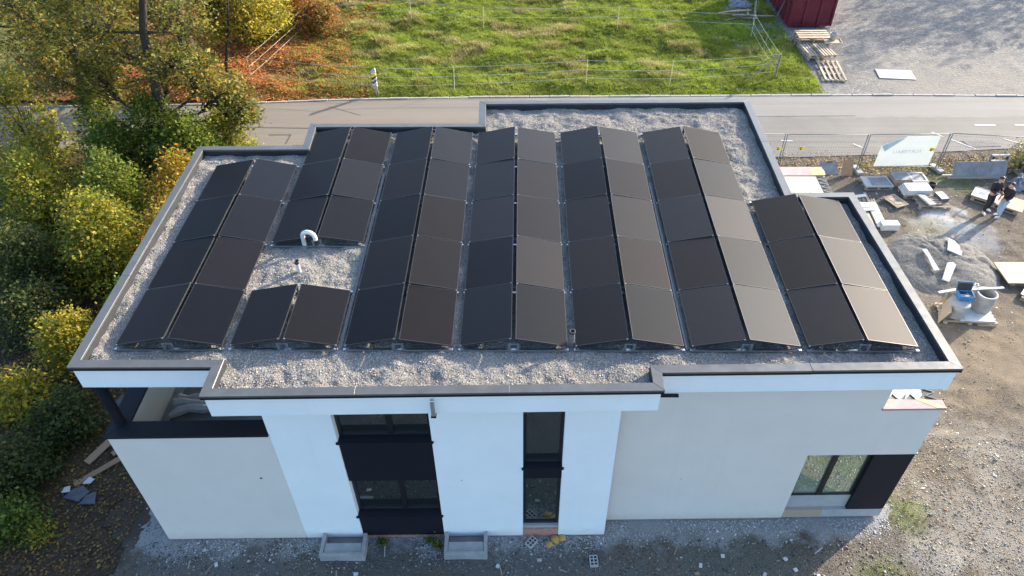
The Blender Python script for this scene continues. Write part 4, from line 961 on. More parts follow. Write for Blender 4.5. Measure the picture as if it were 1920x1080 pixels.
# group by the fence
pallet(14.95, 15.42, 0.0, 'pallet carrying a grey tray-like slab beside the fence foot', 1.15, 0.72, mat='wood_old')
t = empty('mortar_tray', (14.95, 15.42, zy(14.95, 15.42) + 0.152), 0.02, 'shallow grey slab tray with pale rim lying on pallet', 'tray')
MB().box(-.56, .56, -.35, .35, 0, .03).build('base', M['grey_sheet'], t)
for a in ((-.57, .57, -.37, -.31), (-.57, .57, .31, .37), (-.57, -.30, -.308, .308), (.50, .57, -.308, .308)): MB().box(a[0], a[1], a[2], a[3], 0.001, .06).build('rim', M['pale_board'], t, bevel=.005)
for q in range(5):
    slab('stone_slab', 15.95 + random.uniform(-.012, .012), 15.62, zy(15.95, 15.6) + 0.002 + q * 0.072, (0.70, 0.70, 0.062), 0.03 * (q % 3 - 1), ['bottom slab of the grey slab stack beside the lying window', 'second slab from the ground in the grey slab stack', 'middle slab of the grey slab stack', 'second slab from the top of the grey slab stack', 'top slab of the stack left of the lying window'][q], 'slab', 'grey_sheet' if q == 4 else 'pale_board', 'stacked slabs', edge='wood_old')
slab('window_packing', 16.70, 15.63, zy(16.7, 15.6) + 0.002, (0.60, 0.62, 0.20), 0.0, 'pale packing block under the lying window', 'block', 'pale_board', edge='wood_old')
t = empty('lying_window', (16.70, 15.63, zy(16.7, 15.6) + 0.208), 0, 'white-framed window lying flat on a block beside the slabs', 'window')
for a in ((-.33, .33, -.35, -.27), (-.33, .33, .27, .35), (-.33, -.25, -.268, .268), (.25, .33, -.268, .268)): MB().box(a[0], a[1], a[2], a[3], 0, .075).build('frame', M['white_board'], t, bevel=.006)
MB().box(-.252, .252, -.27, .27, .03, .045).build('pane', M['grey_sheet'], t)
pallet(16.30, 14.72, 0.02, 'pallet under the bright white board stack', 1.15, 0.6, mat='wood_old')
for q in range(4):
    slab('white_slab', 16.28 + (3 - q) * -0.035 + 0.06, 14.75 + (q % 2) * 0.015, zy(16.3, 14.72) + 0.152 + q * 0.056, (1.08 - 0.03 * q, 0.58, 0.05), 0.015 * (q % 2), ['lowest of the white panels stacked on a pallet', 'second white panel from the bottom of the stack', 'third white panel from the bottom of the stack', 'bright white panel topmost of the stack beside black bucket'][q], 'panel', 'white_board', 'stacked white panels')
t = empty('bucket', (17.05, 15.05, zy(17.05, 15.05)), 0.5, 'black bucket standing beside the white panel stack', 'bucket')
MB().lathe([(0.0, 0.0), (0.12, 0.0), (0.155, 0.32), (0.165, 0.33), (0.15, 0.335), (0.14, 0.30), (0.11, 0.03), (0.0, 0.03)], n=22).build('tub', M['black_plastic'], t, smooth=True)
MB().tube([(-.155, 0, .31), (-.12, -.1, .36), (0, -.16, .37), (.12, -.1, .36), (.155, 0, .31)], .006, 6).build('handle', M['galv'], t)
pallet(16.68, 14.02, -0.06, 'pallet in front of white panels with grey slab and offcuts', 1.25, 0.75, mat='wood_old')
zt = zy(16.68, 14.02) + 0.152
slab('stone_slab', 16.42, 14.03, zt + 0.05, (0.30, 0.80, 0.06), 0.28, 'grey slab lying slantwise on left of the front pallet', 'slab', 'grey_sheet', 'slabs on the front pallet', edge='pale_board', tilt=(0, 0.08))
slab('stone_slab', 17.10, 14.22, zt, (0.34, 0.52, 0.16), 0.16, 'thick grey block at right end of the front pallet', 'slab', 'pale_board', 'slabs on the front pallet', edge='slate')
for q in range(4):
    t = empty('timber_offcut', (16.76 + (q % 2) * .05, 13.82 + q * .12, zt), 0.06 * (q - 1), ['short timber offcut nearest the pallet front edge', 'second short timber offcut on the front pallet', 'third short timber offcut on the front pallet', 'rearmost short timber offcut on the front pallet'][q], 'timber', 'offcuts on the front pallet')
    board(t, 'timber', (0.36, 0.07, 0.06), (0, 0, 0.03), mat='wood')
# pressed-wood pallet
t = empty('pressed_pallet', (15.28, 14.13, zy(15.28, 14.13)), R(-66), 'pressed-wood pallet with moulded ridges lying alone on the earth', 'pallet')
MB().box(-.38, .38, -.27, .27, .085, .10).build('deck', M['plywood'], t)
for a in ((-.40, .40, -.29, -.262), (-.40, .40, .262, .29), (-.40, -.372, -.26, .26), (.372, .40, -.26, .26)): MB().box(a[0], a[1], a[2], a[3], .08, .12).build('rim', M['plywood'], t, bevel=.004)
for cx in (-.29, 0, .29):
    for cy in (-.17, .17):
        MB().lathe([(0.05, 0.0), (0.055, 0.104)], c=(cx, cy, 0), n=10).build('foot', M['wood_old'], t)
        MB().tube([(cx, cy, .1005), (cx, cy, .1055)], .05, 10).build('cup', M['plank'], t)
for cx in (-.145, .145):
    MB().tube([(cx + .13 * math.cos(a), .19 * math.sin(a), .104) for a in np.linspace(0, 6.28, 18)], .010, 5, False).build('ridge', M['wood_old'], t)
# board pile near the roof corner
BP = [(13.80, 13.05, .10, 1.55, 'plywood', 'narrow bare plank on the roof side of the board pile', 0.0), (13.98, 12.98, .13, 1.35, 'white_board', 'short white-faced plank in the middle of the board pile', 0.0), (14.20, 13.12, .22, 1.75, 'white_board', 'widest white board along the yard side of the pile', 0.0), (14.12, 14.05, .11, 1.15, 'wood_old', 'brown plank at the far end of the board pile', 0.02), (13.96, 14.0, .12, 1.1, 'wood_old', 'grey-brown plank beside it at far end of pile', -0.02)]
for q, (x, y, wd, ln, mt_, lab, a) in enumerate(BP):
    t = empty('plank', (x + 0.02, y, zy(x, y) + 0.12 + 0.03 * (q % 2)), R(90) - 0.07 + a, lab, 'plank', 'planks of the board pile')
    board(t, 'plank', (ln, wd, 0.05), (0, 0, 0.025), mat=mt_)
for q, (x, y, l_) in enumerate(((13.85, 14.35, .62), (13.95, 13.8, .55), (13.92, 13.6, .5), (13.95, 13.38, .52))):
    t = empty('board', (x, y, zy(x, y) + 0.205 + 0.004 * q), 0.18 if q == 0 else 0.05 * (q - 2), ['white board lying crosswise on top of the far end of pile', 'second white crosswise board on the pile', 'third white crosswise board on the pile', 'nearest white crosswise board on the pile'][q], 'board', 'white boards across the pile')
    board(t, 'board', (l_, 0.17, 0.025), (0, 0, 0.013), mat='white_board')
pallet(14.08, 13.35, R(90) - 0.07, 'long low pallet under the pile of white and wooden boards', 1.9, 0.62, mat='wood_old', H=0.11)
slab('foam_block', 14.38, 12.42, zy(14.4, 12.4), (0.66, 0.34, 0.26), 0.0, 'white foam block at near end of the board pile', 'block', 'white_board')
# board and sheet leaning on the fence
t = empty('leaning_board', (13.98, 16.12, zy(14, 16.1)), 0.04, 'brown board with two pale knobs leaning on the site fence', 'board')
MB().obox((0, 0.16, 0.36), (0.46, 0.025, 0.80), (R(-24), 0, 0)).build('panel', M['plank'], t, bevel=.004)
for sx_ in (-.12, .13): MB().obox((sx_, 0.255, 0.66), (0.09, 0.03, 0.05), (R(-24), 0, 0)).build('knob', M['plywood'], t)
t = empty('leaning_sheet', (13.25, 16.22, zy(13.2, 16.2)), 0.0, 'bluish grey sheet beside the brown leaning board', 'sheet')
MB().obox((0, 0.2, 0.20), (0.75, 0.02, 0.55), (R(-48), 0, 0)).build('sheet', M['grey_sheet'], t); MB().obox((0.06, 0.37, 0.40), (0.22, 0.05, 0.06), (R(-48), 0, 0)).build('lip', M['slate'], t)
t = empty('metal_sheet', (19.48, 15.98, zy(19.5, 16)), 0.018, 'long bluish metal sheet standing on edge behind the two people', 'metal sheet')
MB().obox((0, 0.14, 0.33), (2.25, 0.025, 0.66), (R(-22), 0, 0)).build('sheet', M['grey_sheet'], t)
MB().obox((-.1, -0.05, 0.03), (2.5, 0.12, 0.06)).build('timber_rail', M['wood_old'], t); MB().obox((-1.3, 0.06, 0.1), (0.5, 0.06, 0.05)).build('timber_end', M['pale_board'], t)
t = empty('window_frame', (20.28, 16.42, zy(20.3, 16.4)), 0.02, 'pale window frame standing behind the long metal sheet', 'window frame')
for nm, c, sz in (('stile', (-.36, 0, .42), (.06, .06, .84)), ('stile', (.36, 0, .42), (.06, .06, .84)), ('top_rail', (0, 0, .81), (.66, .06, .06)), ('middle_rail', (0, 0, .52), (.66, .06, .10)), ('bottom_rail', (0, 0, .05), (.66, .06, .08))): MB().obox(c, sz).build(nm, M['white_board' if nm != 'stile' else 'grey_sheet'], t)
MB().obox((0, 0, .28), (.66, .015, .38)).build('pane', M['grey_sheet'], t)
for sx_ in (-.28, .29): MB().obox((sx_, -.04, .70), (.09, .02, .13)).build('corner_pad', M['black_plastic'], t); MB().obox((sx_ + .01, -.04, .42), (.08, .02, .10)).build('corner_pad', M['black_plastic'], t)

# boards on a pallet behind the people
pallet(19.35, 14.20, R(-38), 'pallet carrying the two big boards behind the people', 1.7, 1.0, mat='wood_old')
zt = zy(19.35, 14.2) + 0.15
slab('big_board', 18.98, 14.42, zt, (0.95, 0.72, 0.05), R(-38), 'large white board on the pallet behind the black-clad person', 'board', 'white_board', 'boards behind the people', edge='wood')
slab('big_board', 19.75, 13.86, zt, (0.95, 0.95, 0.05), R(-38), 'large cream board on the pallet right of both people', 'board', 'plywood', 'boards behind the people', edge='wood')
# scrap at the right edge
def crumpled(name, x, y, z, sx_, sy_, sz_, mat, label, cat, seed):
    nn = 26; u = np.linspace(-1, 1, nn); X, Y = np.meshgrid(u, u)
    rad = np.clip(1 - (X ** 2 + Y ** 2) ** 1.5 * .55, 0, 1)
    Z = rad * (0.35 + 0.9 * np.abs(fbm(X, Y, 2.2, 4, seed) - .45) * 2)
    V = np.stack([X * sx_ + (fbm(X, Y, 2, 3, seed + 3) - .5) * sx_ * .7, Y * sy_ + (fbm(X, Y, 2, 3, seed + 5) - .5) * sy_ * .7, Z * sz_], -1).reshape(-1, 3)
    idx = np.arange(nn * nn).reshape(nn, nn)
    F = np.stack([idx[:-1, :-1], idx[:-1, 1:], idx[1:, 1:], idx[1:, :-1]], -1).reshape(-1, 4)
    o = np_mesh(name, V, F, None, mat, None, False); o.location = (x, y, z)
    return tag(o, label, cat)
crumpled('tarpaulin', 21.0, 15.35, zy(21, 15.3) + .02, .45, .4, .4, M['grey_sheet'], 'crumpled bluish tarpaulin at the right picture edge', 'tarpaulin', 3)
for q in range(5):
    t = empty('scrap_lath', (20.85 + .1 * q, 15.45 + .08 * (q % 3), zy(20.9, 15.4) + .35), 0.4 + q * .5, ['white lath on top of the tarpaulin, pointing left', 'second white lath lying on the tarpaulin', 'third white lath lying on the tarpaulin', 'fourth white lath lying on the tarpaulin', 'white lath hanging over the back of tarpaulin'][q], 'lath', 'laths on the tarpaulin')
    board(t, 'lath', (.55, .03, .02), (0, 0, 0), (0, .25, 0), mat='white_board')
crumpled('tarpaulin', -25.5, 33.5, .15, .8, .5, .55, M['pale_board'], 'pale tarpaulin half hidden among trees at the upper left', 'tarpaulin', 9)

# gravel heap with its foam offcuts
def h_heap(X, Y):
    dx = (X - 15.55) / 1.95; dy = (Y - 10.25) / 1.95; r2 = np.sqrt(dx * dx + dy * dy)
    cone = np.clip(1 - r2, 0, 1); a = np.arctan2(dy, dx)
    scoop = np.exp(-((X - 15.0) ** 2 + (Y - 9.7) ** 2) / 0.9) * 0.25
    rill = 0.10 * (fbm(a * 3.2, r2 * 2.4, 2.2, 3, 71) - .5) * np.clip((Y - 9.9) * 0.8 + (X - 15.5) * .6, 0.05, 1) * np.clip(cone * 5, 0, 1)
    return 0.50 * (1 - np.exp(-2.1 * cone)) / 0.8775 * (0.85 + 0.3 * fbm(X, Y, 1.2, 3, 77)) - scoop * cone + rill * 2.4 + 0.03 * (fbm(X, Y, 5, 3, 73) - .5) - 0.02
def h_heap_obj(X, Y): return h_heap(X, Y) + h_yard(X, Y) * 0.6
hp = grid('gravel_heap', 13.5, 17.6, 8.2, 12.3, 0.045, h_heap_obj, M['heap'], keep=lambda X, Y: ((X - 15.55) ** 2 + (Y - 10.25) ** 2) < 3.9)
tag(hp, 'low grey gravel heap with ridged far side beside the house', 'gravel heap')
def zh_(x, y): return float(h_heap_obj(np.array(float(x)), np.array(float(y))))
def offcut(pts, x, y, label, mat='white_board', tilt=(0, 0)):
    t = empty('foam_offcut', (x, y, zh_(x, y) + 0.05), 0, label, 'foam offcut', 'foam offcuts on the gravel heap')
    t.rotation_euler = (tilt[0], tilt[1], 0)
    MB().prism(pts, 0, 0.045).build('foam', M[mat], t, bevel=.004)
    MB().prism([(a * .97, b_ * .97) for a, b_ in pts], 0.0455, 0.048).build('face', M[mat], t)
offcut([(-.10, -.58), (.10, -.56), (.05, .0), (.02, .50), (-.15, .50), (-.08, .1)], 14.98, 10.15, 'long narrow foam offcut on the near slope of the heap', tilt=(.12, 0))
offcut([(-.42, -.36), (-.22, -.48), (.30, .30), (.22, .42), (.02, .40)], 15.42, 9.5, 'slanted foam strip at the foot of the heap', tilt=(.2, .0))
offcut([(-.30, -.15), (.10, -.42), (.24, -.20), (.18, -.08), (.26, .05), (.20, .40), (.02, .52)], 16.0, 10.7, 'broken white foam sheet lying highest on the heap', tilt=(.05, .1))

# pallet with pipes and tools
pallet(15.20, 7.58, -0.06, 'pallet in front of heap carrying concrete pipes and tools', 1.75, 0.95, mat='wood', boards=6)
zt = zy(15.2, 7.58) + 0.15
slab('foam_sheet', 15.42, 7.5, zt, (1.15, 0.72, 0.03), -0.06, 'white sheet under the concrete pipe on the tool pallet', 'sheet', 'white_board')
slab('foam_sheet', 15.18, 7.28, zt + .036, (0.40, 0.34, 0.03), -0.12, 'small white sheet at front edge of the tool pallet', 'sheet', 'white_board')
t = empty('concrete_pipe', (15.72, 7.78, zt + .036), 0, 'open grey concrete pipe standing on the right of the tool pallet', 'concrete pipe')
MB().lathe([(0.30, 0), (0.325, 0.03), (0.325, 0.60), (0.335, 0.62), (0.335, 0.68), (0.315, 0.69), (0.265, 0.69), (0.26, 0.66), (0.26, 0.02)], n=36).build('pipe_wall', M['concrete'], t, smooth=True)
MB().lathe([(0.0, 0.03), (0.262, 0.03)], n=36).build('pipe_base', M['concrete_floor'], t)
t = empty('concrete_pipe', (14.78, 7.52, zt), 0, 'lidded concrete pipe under the blue toolbox', 'concrete pipe')
MB().lathe([(0.29, 0), (0.31, 0.03), (0.31, 0.50), (0.295, 0.52)], n=36).build('pipe_wall', M['concrete'], t, smooth=True)
MB().lathe([(0.0, 0.565), (0.31, 0.56), (0.325, 0.545), (0.325, 0.52), (0.29, 0.515)], n=36).build('lid', M['concrete'], t, smooth=True)
t = empty('toolbox', (14.98, 7.72, zt + .57), -0.12, 'open blue toolbox with dark tools on the lidded pipe', 'toolbox')
for nm, c, sz in (('base', (0, 0, .015), (.46, .34, .03)), ('side', (0, -.16, .10), (.46, .02, .17)), ('side', (0, .16, .10), (.46, .02, .17)), ('end', (-.22, 0, .10), (.02, .296, .17)), ('end', (.22, 0, .10), (.02, .296, .17))): MB().obox(c, sz).build(nm, M['blue_plastic'], t, bevel=.004)
MB().obox((0, .25, .25), (.46, .06, .32), (R(-18), 0, 0)).build('lid', M['black_plastic'], t, bevel=.006); MB().obox((0, .29, .26), (.48, .03, .34), (R(-18), 0, 0)).build('lid_shell', M['blue_plastic'], t, bevel=.006)
MB().obox((0, 0, .10), (.40, .05, .03)).build('tool', M['white_board'], t); MB().obox((-.05, .06, .11), (.30, .06, .05)).build('tool', M['black_plastic'], t); MB().obox((.06, -.07, .10), (.26, .05, .05), (0, 0, .2)).build('tool', M['black_plastic'], t)
t = empty('white_batten', (15.02, 8.02, zt + .62), 0, 'long white batten with metal clip behind the toolbox', 'batten')
board(t, 'batten', (1.45, .10, .03), (-.12, .06, 0), (0, 0, .22), mat='white_board'); MB().tube([(.50, .22, .03), (.56, .30, .06), (.64, .28, .05), (.62, .20, .02)], .02, 7).build('clip', M['alu_pale'], t)
t = empty('white_batten', (15.72, 7.95, zt + .755), 0.03, 'white batten laid across the open concrete pipe', 'batten')
board(t, 'batten', (1.15, .085, .03), (.06, .02, 0), (0, 0, .04), mat='white_board')
t = empty('timber_trestle', (14.95, 8.12, zy(14.95, 8.1)), 0, 'low trestle holding up the white batten behind the toolbox', 'trestle')
for sx_ in (-.3, .3):
    MB().tube([(sx_ - .05, -.12, 0), (sx_, 0, .75)], .02, 6).build('leg', M['wood_old'], t); MB().tube([(sx_ + .05, .12, 0), (sx_, 0, .75)], .02, 6).build('leg', M['wood_old'], t)
MB().tube([(-.4, 0, .73), (.4, 0, .73)], .022, 6).build('rail', M['wood_old'], t)
t = empty('plywood_sheet', (14.35, 7.62, zy(14.3, 7.6)), R(63), 'brown plywood sheet leaning at left end of the tool pallet', 'plywood')
MB().obox((0, -.10, .30), (.95, .02, .66), (R(18), 0, 0)).build('sheet', M['plywood'], t)
# plywood on pallets at the right edge
pallet(18.25, 9.55, 0.0, 'pallet under the plywood sheet at the right edge', 1.6, 1.0, mat='wood_old')
slab('plywood_sheet', 18.22, 9.58, zy(18.2, 9.5) + .152, (1.85, 1.16, 0.04), -0.01, 'pale plywood sheet lying on a pallet at right edge', 'plywood', 'plywood', edge='wood')
pallet(18.15, 8.25, -0.75, 'pallet in the shadow at the right picture edge', 1.2, 0.8, mat='wood_old')
slab('board', 18.12, 8.28, zy(18.1, 8.2) + .152, (1.25, 0.55, 0.03), -0.75, 'white board on the shadowed pallet at right edge', 'board', 'white_board')
t = empty('brick', (18.0, 8.66, zy(18, 8.6) + .19), 0.3, 'red brick lying on the white board at right edge', 'brick')
MB().box(-.13, .13, -.09, .09, 0, .09).build('body', M['brick'], t, bevel=.006); MB().box(-.05, .05, -.03, .03, .0905, .093).build('frog', M['plank'], t)
t = empty('cable', (14.2, 9.0, 0), 0, 'thin grey cable lying over the foot of the heap', 'cable')
MB().tube([(x - 14.2, y - 9.0, zh_(x, y) + .02) for x, y in ((13.75, 10.9), (13.85, 10.0), (14.1, 9.4), (14.35, 8.9), (14.6, 8.5))], .012, 6).build('strand', M['galv'], t)

# ---- mobile site fence
FP = [(7.75, 16.6), (11.12, 16.5), (14.52, 16.47), (17.92, 16.55), (21.3, 16.15)]
FH = 1.80
flab = ['wire fence panel running behind the roof corner', 'wire fence panel right of the roof corner with yellow tag', 'wire fence panel hung with the white banner', 'wire fence panel behind the long metal sheet']
order = [0, 1, 2, 3]
for i in range(4):
    a, b_ = Vector(FP[i]), Vector(FP[i + 1]); L = (b_ - a).length; ang = math.atan2(b_.y - a.y, b_.x - a.x)
    t = empty('site_fence', (a.x, a.y, zy(a.x, a.y)), ang, flab[i], 'site fence', 'panels of the site fence')
    for x in (0.045, L - 0.045): MB().tube([(x, 0, 0.02), (x, 0, FH)], 0.022, 8).build('post', M['galv'], t, smooth=True)
    for z in (0.18, FH - 0.02): MB().tube([(0.07, 0, z), (L - 0.07, 0, z)], 0.016, 6).build('rail', M['galv'], t, smooth=True)
    wm = MB()
    for x in np.arange(0.12, L - 0.05, 0.11): wm.tube([(x, 0, 0.19), (x, 0, FH - 0.03)], 0.0028, 3, False)
    for z in np.arange(0.42, FH - 0.1, 0.25): wm.tube([(0.07, 0.004, z), (L - 0.07, 0.004, z)], 0.0028, 3, False)
    wm.build('wire_mesh', M['galv'], t)['kind'] = 'stuff'
for i in range(1, 5):
    x, y = FP[i]
    t = empty('concrete_block', (x, y, zy(x, y)), 0.35 if i == 3 else 0.1, ['', 'concrete fence foot behind the roof corner', 'pale concrete fence foot with red marks beside the tray pallet', 'grey concrete fence foot beside the lying window', 'concrete fence foot at the right picture edge'][i], 'fence foot', 'feet of the site fence')
    MB().prism([(-.11, -.33), (.11, -.33), (.13, -.28), (.13, .28), (.11, .33), (-.11, .33), (-.13, .28), (-.13, -.28)], 0, .13).build('block', M['concrete'], t, bevel=.012)
    for q in (-.09, .09): MB().tube([(q, .0, .131), (q, .0, .134)], .03, 10).build('post_hole', M['rubber'], t)
    if i == 2:
        for q in (-.10, .12): MB().tube([(q * .4, q * .2, .14), (q * .4, q * .2, .45)], .012, 6).build('red_sleeve', M['brick'], t)
# banner on the third panel, seen from its back
t = empty('banner', (15.1, 16.415, 0.0), R(1.3), 'white banner with folded teal corner tied to the fence', 'banner')
bz0, bz1 = 0.28, 1.70
MB().add([(0.02, 0, bz0), (2.36, 0, bz0), (2.36, 0, bz1), (1.0, 0, bz1), (0.06, 0, bz1 - .42), (0.02, .012, bz0), (2.36, .012, bz0), (2.36, .012, bz1), (1.0, .012, bz1), (0.06, .012, bz1 - .42)],
         [(0, 1, 2, 3, 4), (9, 8, 7, 6, 5), (0, 5, 6, 1), (1, 6, 7, 2), (2, 7, 8, 3), (3, 8, 9, 4), (4, 9, 5, 0)]).build('sheet', basic('banner_sheet', (0.80, 0.82, 0.80), .6, .05, 3, .004, 6), t)
MB().add([(0.06, -.012, bz1 - .42), (1.0, -.012, bz1 - .001), (0.26, -.012, bz1 - .70), (0.06, -.004, bz1 - .42), (1.0, -.004, bz1 - .001), (0.26, -.004, bz1 - .70)], [(2, 1, 0), (3, 4, 5), (0, 1, 4, 3), (1, 2, 5, 4), (2, 0, 3, 5)]).build('folded_corner', basic('banner_teal', (0.36, 0.50, 0.52), .6, .1, 3, 0, 10), t)
bs = bpy.data.materials['banner_sheet']; tr_ = bs.node_tree.nodes.new('ShaderNodeBsdfTranslucent'); tr_.inputs[0].default_value = (.78, .80, .76, 1); mx_ = bs.node_tree.nodes.new('ShaderNodeMixShader'); mx_.inputs[0].default_value = .42
bs.node_tree.links.new(bs.node_tree.nodes['Principled BSDF'].outputs[0], mx_.inputs[1]); bs.node_tree.links.new(tr_.outputs[0], mx_.inputs[2]); bs.node_tree.links.new(mx_.outputs[0], bs.node_tree.nodes['Material Output'].inputs['Surface'])
cu = bpy.data.curves.new('print', 'FONT'); cu.body = 'FORTISBAU'; cu.size = 0.23; cu.extrude = 0.001; cu.align_x = 'CENTER'; cu.materials.append(basic('banner_print', (0.50, 0.53, 0.53), .7, .1, 4, 0, 10))
tmp = bpy.data.objects.new('print', cu); col.objects.link(tmp)
dg = bpy.context.evaluated_depsgraph_get(); lme = bpy.data.meshes.new_from_object(tmp.evaluated_get(dg)); bpy.data.objects.remove(tmp)
lt = bpy.data.objects.new('lettering', lme); col.objects.link(lt); lt.parent = t; lt['kind'] = 'stuff'; lt.location = (1.22, -.004, .90); lt.rotation_euler = (R(90), 0, 0); lt.scale = (-1, 1, 1)
for lab, x, z, yy in (('yellow and black warning tag on the fence right of the roof corner', 11.9, 1.13, 16.46), ('yellow and black warning tag at right end of the banner', 17.28, 1.12, 16.37), ('yellow warning tag on the fence beside the roof edge', 10.95, 1.12, 16.47)):
    t = empty('warning_tag', (x, yy, z), 0, lab, 'tag', 'warning tags on the site fence')
    MB().box(-.10, .10, -.012, 0, -.07, .07).build('plate', M['yellow'], t); MB().box(-.10, -.02, -.016, -.013, -.06, -.01).build('mark', M['black_plastic'], t); MB().box(-.10, .0, -.016, -.013, .015, .06).build('mark', M['black_plastic'], t)

# ---- electric tape fence round the field
pf = empty('paddock_fence', (0, 0, 0), 0, 'white three-strand tape fence on thin posts around the field', 'fence')
corner = [(-13.75, 24.6), (-7.2, 23.75), (-3.28, 23.95), (3.38, 24.2), (7.66, 24.4), (13.14, 25.0)]
def hz(x, y): return float(h_field(np.array(float(x)), np.array(float(y))))
def post(x, y, h, r_=0.012, mat='tape', name='post'):
    return MB().tube([(x, y, hz(x, y) - .05), (x + .02, y, hz(x, y) + h)], r_, 6).build(name, M[mat], pf)
for i, (x, y) in enumerate(corner):
    if i not in (1, 5): post(x, y, 1.35, .014, 'tape' if i else 'wood_old')
post(13.14, 25.0, 1.3, .045, 'galv', 'corner_post')
MB().tube([(11.6, 24.6, hz(11.6, 24.6)), (13.1, 25.0, hz(13.1, 25) + 1.15)], .03, 6).build('brace', M['wood_old'], pf)
MB().tube([(12.4, 26.2, hz(12.4, 26.2)), (13.1, 25.05, hz(13.1, 25) + 1.2)], .03, 6).build('brace', M['wood_old'], pf)
def tape(a, b_, h0, h1, sag=0.05, name='tape', r_=0.0095):
    A = Vector((a[0], a[1], hz(*a) + h0)); B = Vector((b_[0], b_[1], hz(*b_) + h1)); pts = []
    for q in range(9):
        u = q / 8; p = A.lerp(B, u); p.z -= sag * 4 * u * (1 - u); pts.append(p)
    return MB().tube(pts, r_, 4, False).build(name, M['tape'], pf)
for i in range(len(corner) - 1):
    for h0 in (1.28, 0.80, 0.36): tape(corner[i], corner[i + 1], h0, h0, 0.05)
RC = (13.1, 30.2); FC = [(13.1, 30.2), (5.6, 31.0), (-2.1, 31.4), (-6.4, 32.3), (-12.4, 32.0)]
for x, y in FC: post(x, y, 1.3, .014)
for h0 in (1.25, 0.78, 0.36): tape((13.14, 25.0), RC, h0, h0, .04)
for h0 in (1.25, 0.72):
    for i in range(4): tape(FC[i], FC[i + 1], h0, h0, .04)
for h0 in (1.28, 0.80, 0.36): tape(corner[0], FC[-1], h0, h0, .04, r_=.006)
for x, y in ((14.0, 33.0), (13.05, 27.4)): post(x, y, 1.2, .02, 'wood_old')
tape(RC, (14.0, 33.6), 1.2, 1.2); tape(RC, (14.0, 33.6), .7, .7)
t = empty('striped_post', (-7.2, 23.5, hz(-7.2, 23.5)), 0, 'fence post wrapped in yellow, black and white tape at the road edge', 'post')
MB().tube([(0, 0, -.1), (0, 0, 1.38)], .04, 8).build('pole', M['wood_old'], t)
MB().tube([(0.12, 0.05, -.1), (0.05, 0, .75)], .02, 6).build('stake', M['pale_board'], t)
for q, (z0, mt_) in enumerate(((.42, 'pale_board'), (.58, 'white_board'), (.72, 'slate'), (.84, 'white_board'), (.92, 'black_plastic'), (1.04, 'yellow'), (1.18, 'white_board'), (1.28, 'pale_board'))):
    MB().obox((0, -.01, z0 + .03), (.26, .14, .10), (0, -.55, .2)).build('wrap', M[mt_], t, bevel=.01)

# ---- red container and the timber in front of it
t = empty('waste_container', (16.75, 31.55, 0.03), 0.0, 'dark red steel waste container with ribbed sides at the top', 'container')
CL, CW, CH = 6.0, 1.25, 2.45
MB().box(-CW, CW, 0, .06, .12, CH).build('end_door', M['red_paint'], t); MB().box(-CW, -CW + .06, .062, CL, .12, CH).build('side', M['red_paint'], t); MB().box(CW - .06, CW, .062, CL, .12, CH).build('side', M['red_paint'], t)
MB().box(-CW + .062, CW - .062, CL - .06, CL, .12, CH).build('back', M['red_paint'], t); MB().box(-CW + .062, CW - .062, .062, CL - .062, .12, .2).build('floor', M['red_paint'], t)
for x in (-CW + .06, -.42, .42, CW - .06): MB().box(x - .06, x + .06, -.09, -.002, .1, CH + .02).build('door_rib', M['red_paint'], t, bevel=.01)
for z in (.16, 1.62, CH - .05): MB().box(-CW, CW, -.07, -.003, z - .05, z + .05).build('door_rail', M['red_paint'], t, bevel=.01)
MB().tube([(.34 * math.cos(a), -.08, 1.66 + .42 * math.sin(a)) for a in np.linspace(0.1, 3.04, 12)], .035, 6).build('door_arch', M['red_paint'], t, smooth=True)
for q in range(9):
    for sx_ in (-1, 1): MB().prism([(sx_ * (CW + .003), .35 + q * .66), (sx_ * (CW + .09), .38 + q * .66), (sx_ * (CW + .09), .50 + q * .66), (sx_ * (CW + .003), .53 + q * .66)][::sx_], .1, CH).build('side_rib', M['red_paint'], t)
for sx_ in (-1, 1): MB().box(sx_ * (CW + .03) - .07, sx_ * (CW + .03) + .07, -.05, CL, CH + .002, CH + .10).build('top_rail', M['red_paint'], t); MB().box(sx_ * .5 - .06, sx_ * .5 + .06, .1, CL - .1, -.03, .118).build('skid', M['rubber'], t)
MB().tube([(-CW - .05, 1.2, 1.1), (-CW - .6, .35, .55)], .025, 6).build('locking_bar', M['galv'], t)
for q in range(4):
    pallet(16.15 + .03 * (q % 2), 29.25, 0.0, ['lowest pallet of the stack against the red container', 'second pallet up in the stack against the container', 'third pallet up in the stack against the container', 'top upturned pallet of the stack against the red container'][q], 1.75, 1.05, z=.04 + q * .15, boards=4 if q == 3 else 6, mat='wood' if q == 3 else 'wood_old')
for q in range(2):
    pallet(15.85 + .05 * q, 27.95, R(90) + .1, ['lower pallet of the low stack before the container', 'upper pallet of the low stack with slats crosswise'][q], 1.5, 0.95, z=.04 + q * .15, mat='wood', boards=6)
pallet(16.35, 27.55, R(96), 'slatted pallet sloping on the low stack toward the gravel', 1.5, 0.72, z=.36, mat='wood', boards=5)
t = empty('crate_lid', (16.95, 28.25, .62), -0.05, 'shallow wooden tray on top of the pallets before the container', 'tray')
MB().box(-.45, .45, -.3, .3, 0, .025).build('base', M['plywood'], t)
for a in ((-.46, .46, -.32, -.29), (-.46, .46, .29, .32), (-.46, -.43, -.288, .288), (.43, .46, -.288, .288)): MB().box(a[0], a[1], a[2], a[3], .001, .07).build('rim', M['wood'], t)
t = empty('bucket', (16.98, 28.4, .648), 0, 'grey bucket standing in the wooden tray before the container', 'bucket')
MB().lathe([(0.0, 0.0), (0.14, 0.0), (0.19, 0.36), (0.20, 0.37), (0.185, 0.375), (0.17, 0.33), (0.13, 0.03), (0.0, 0.03)], n=22).build('tub', M['pale_board'], t, smooth=True)
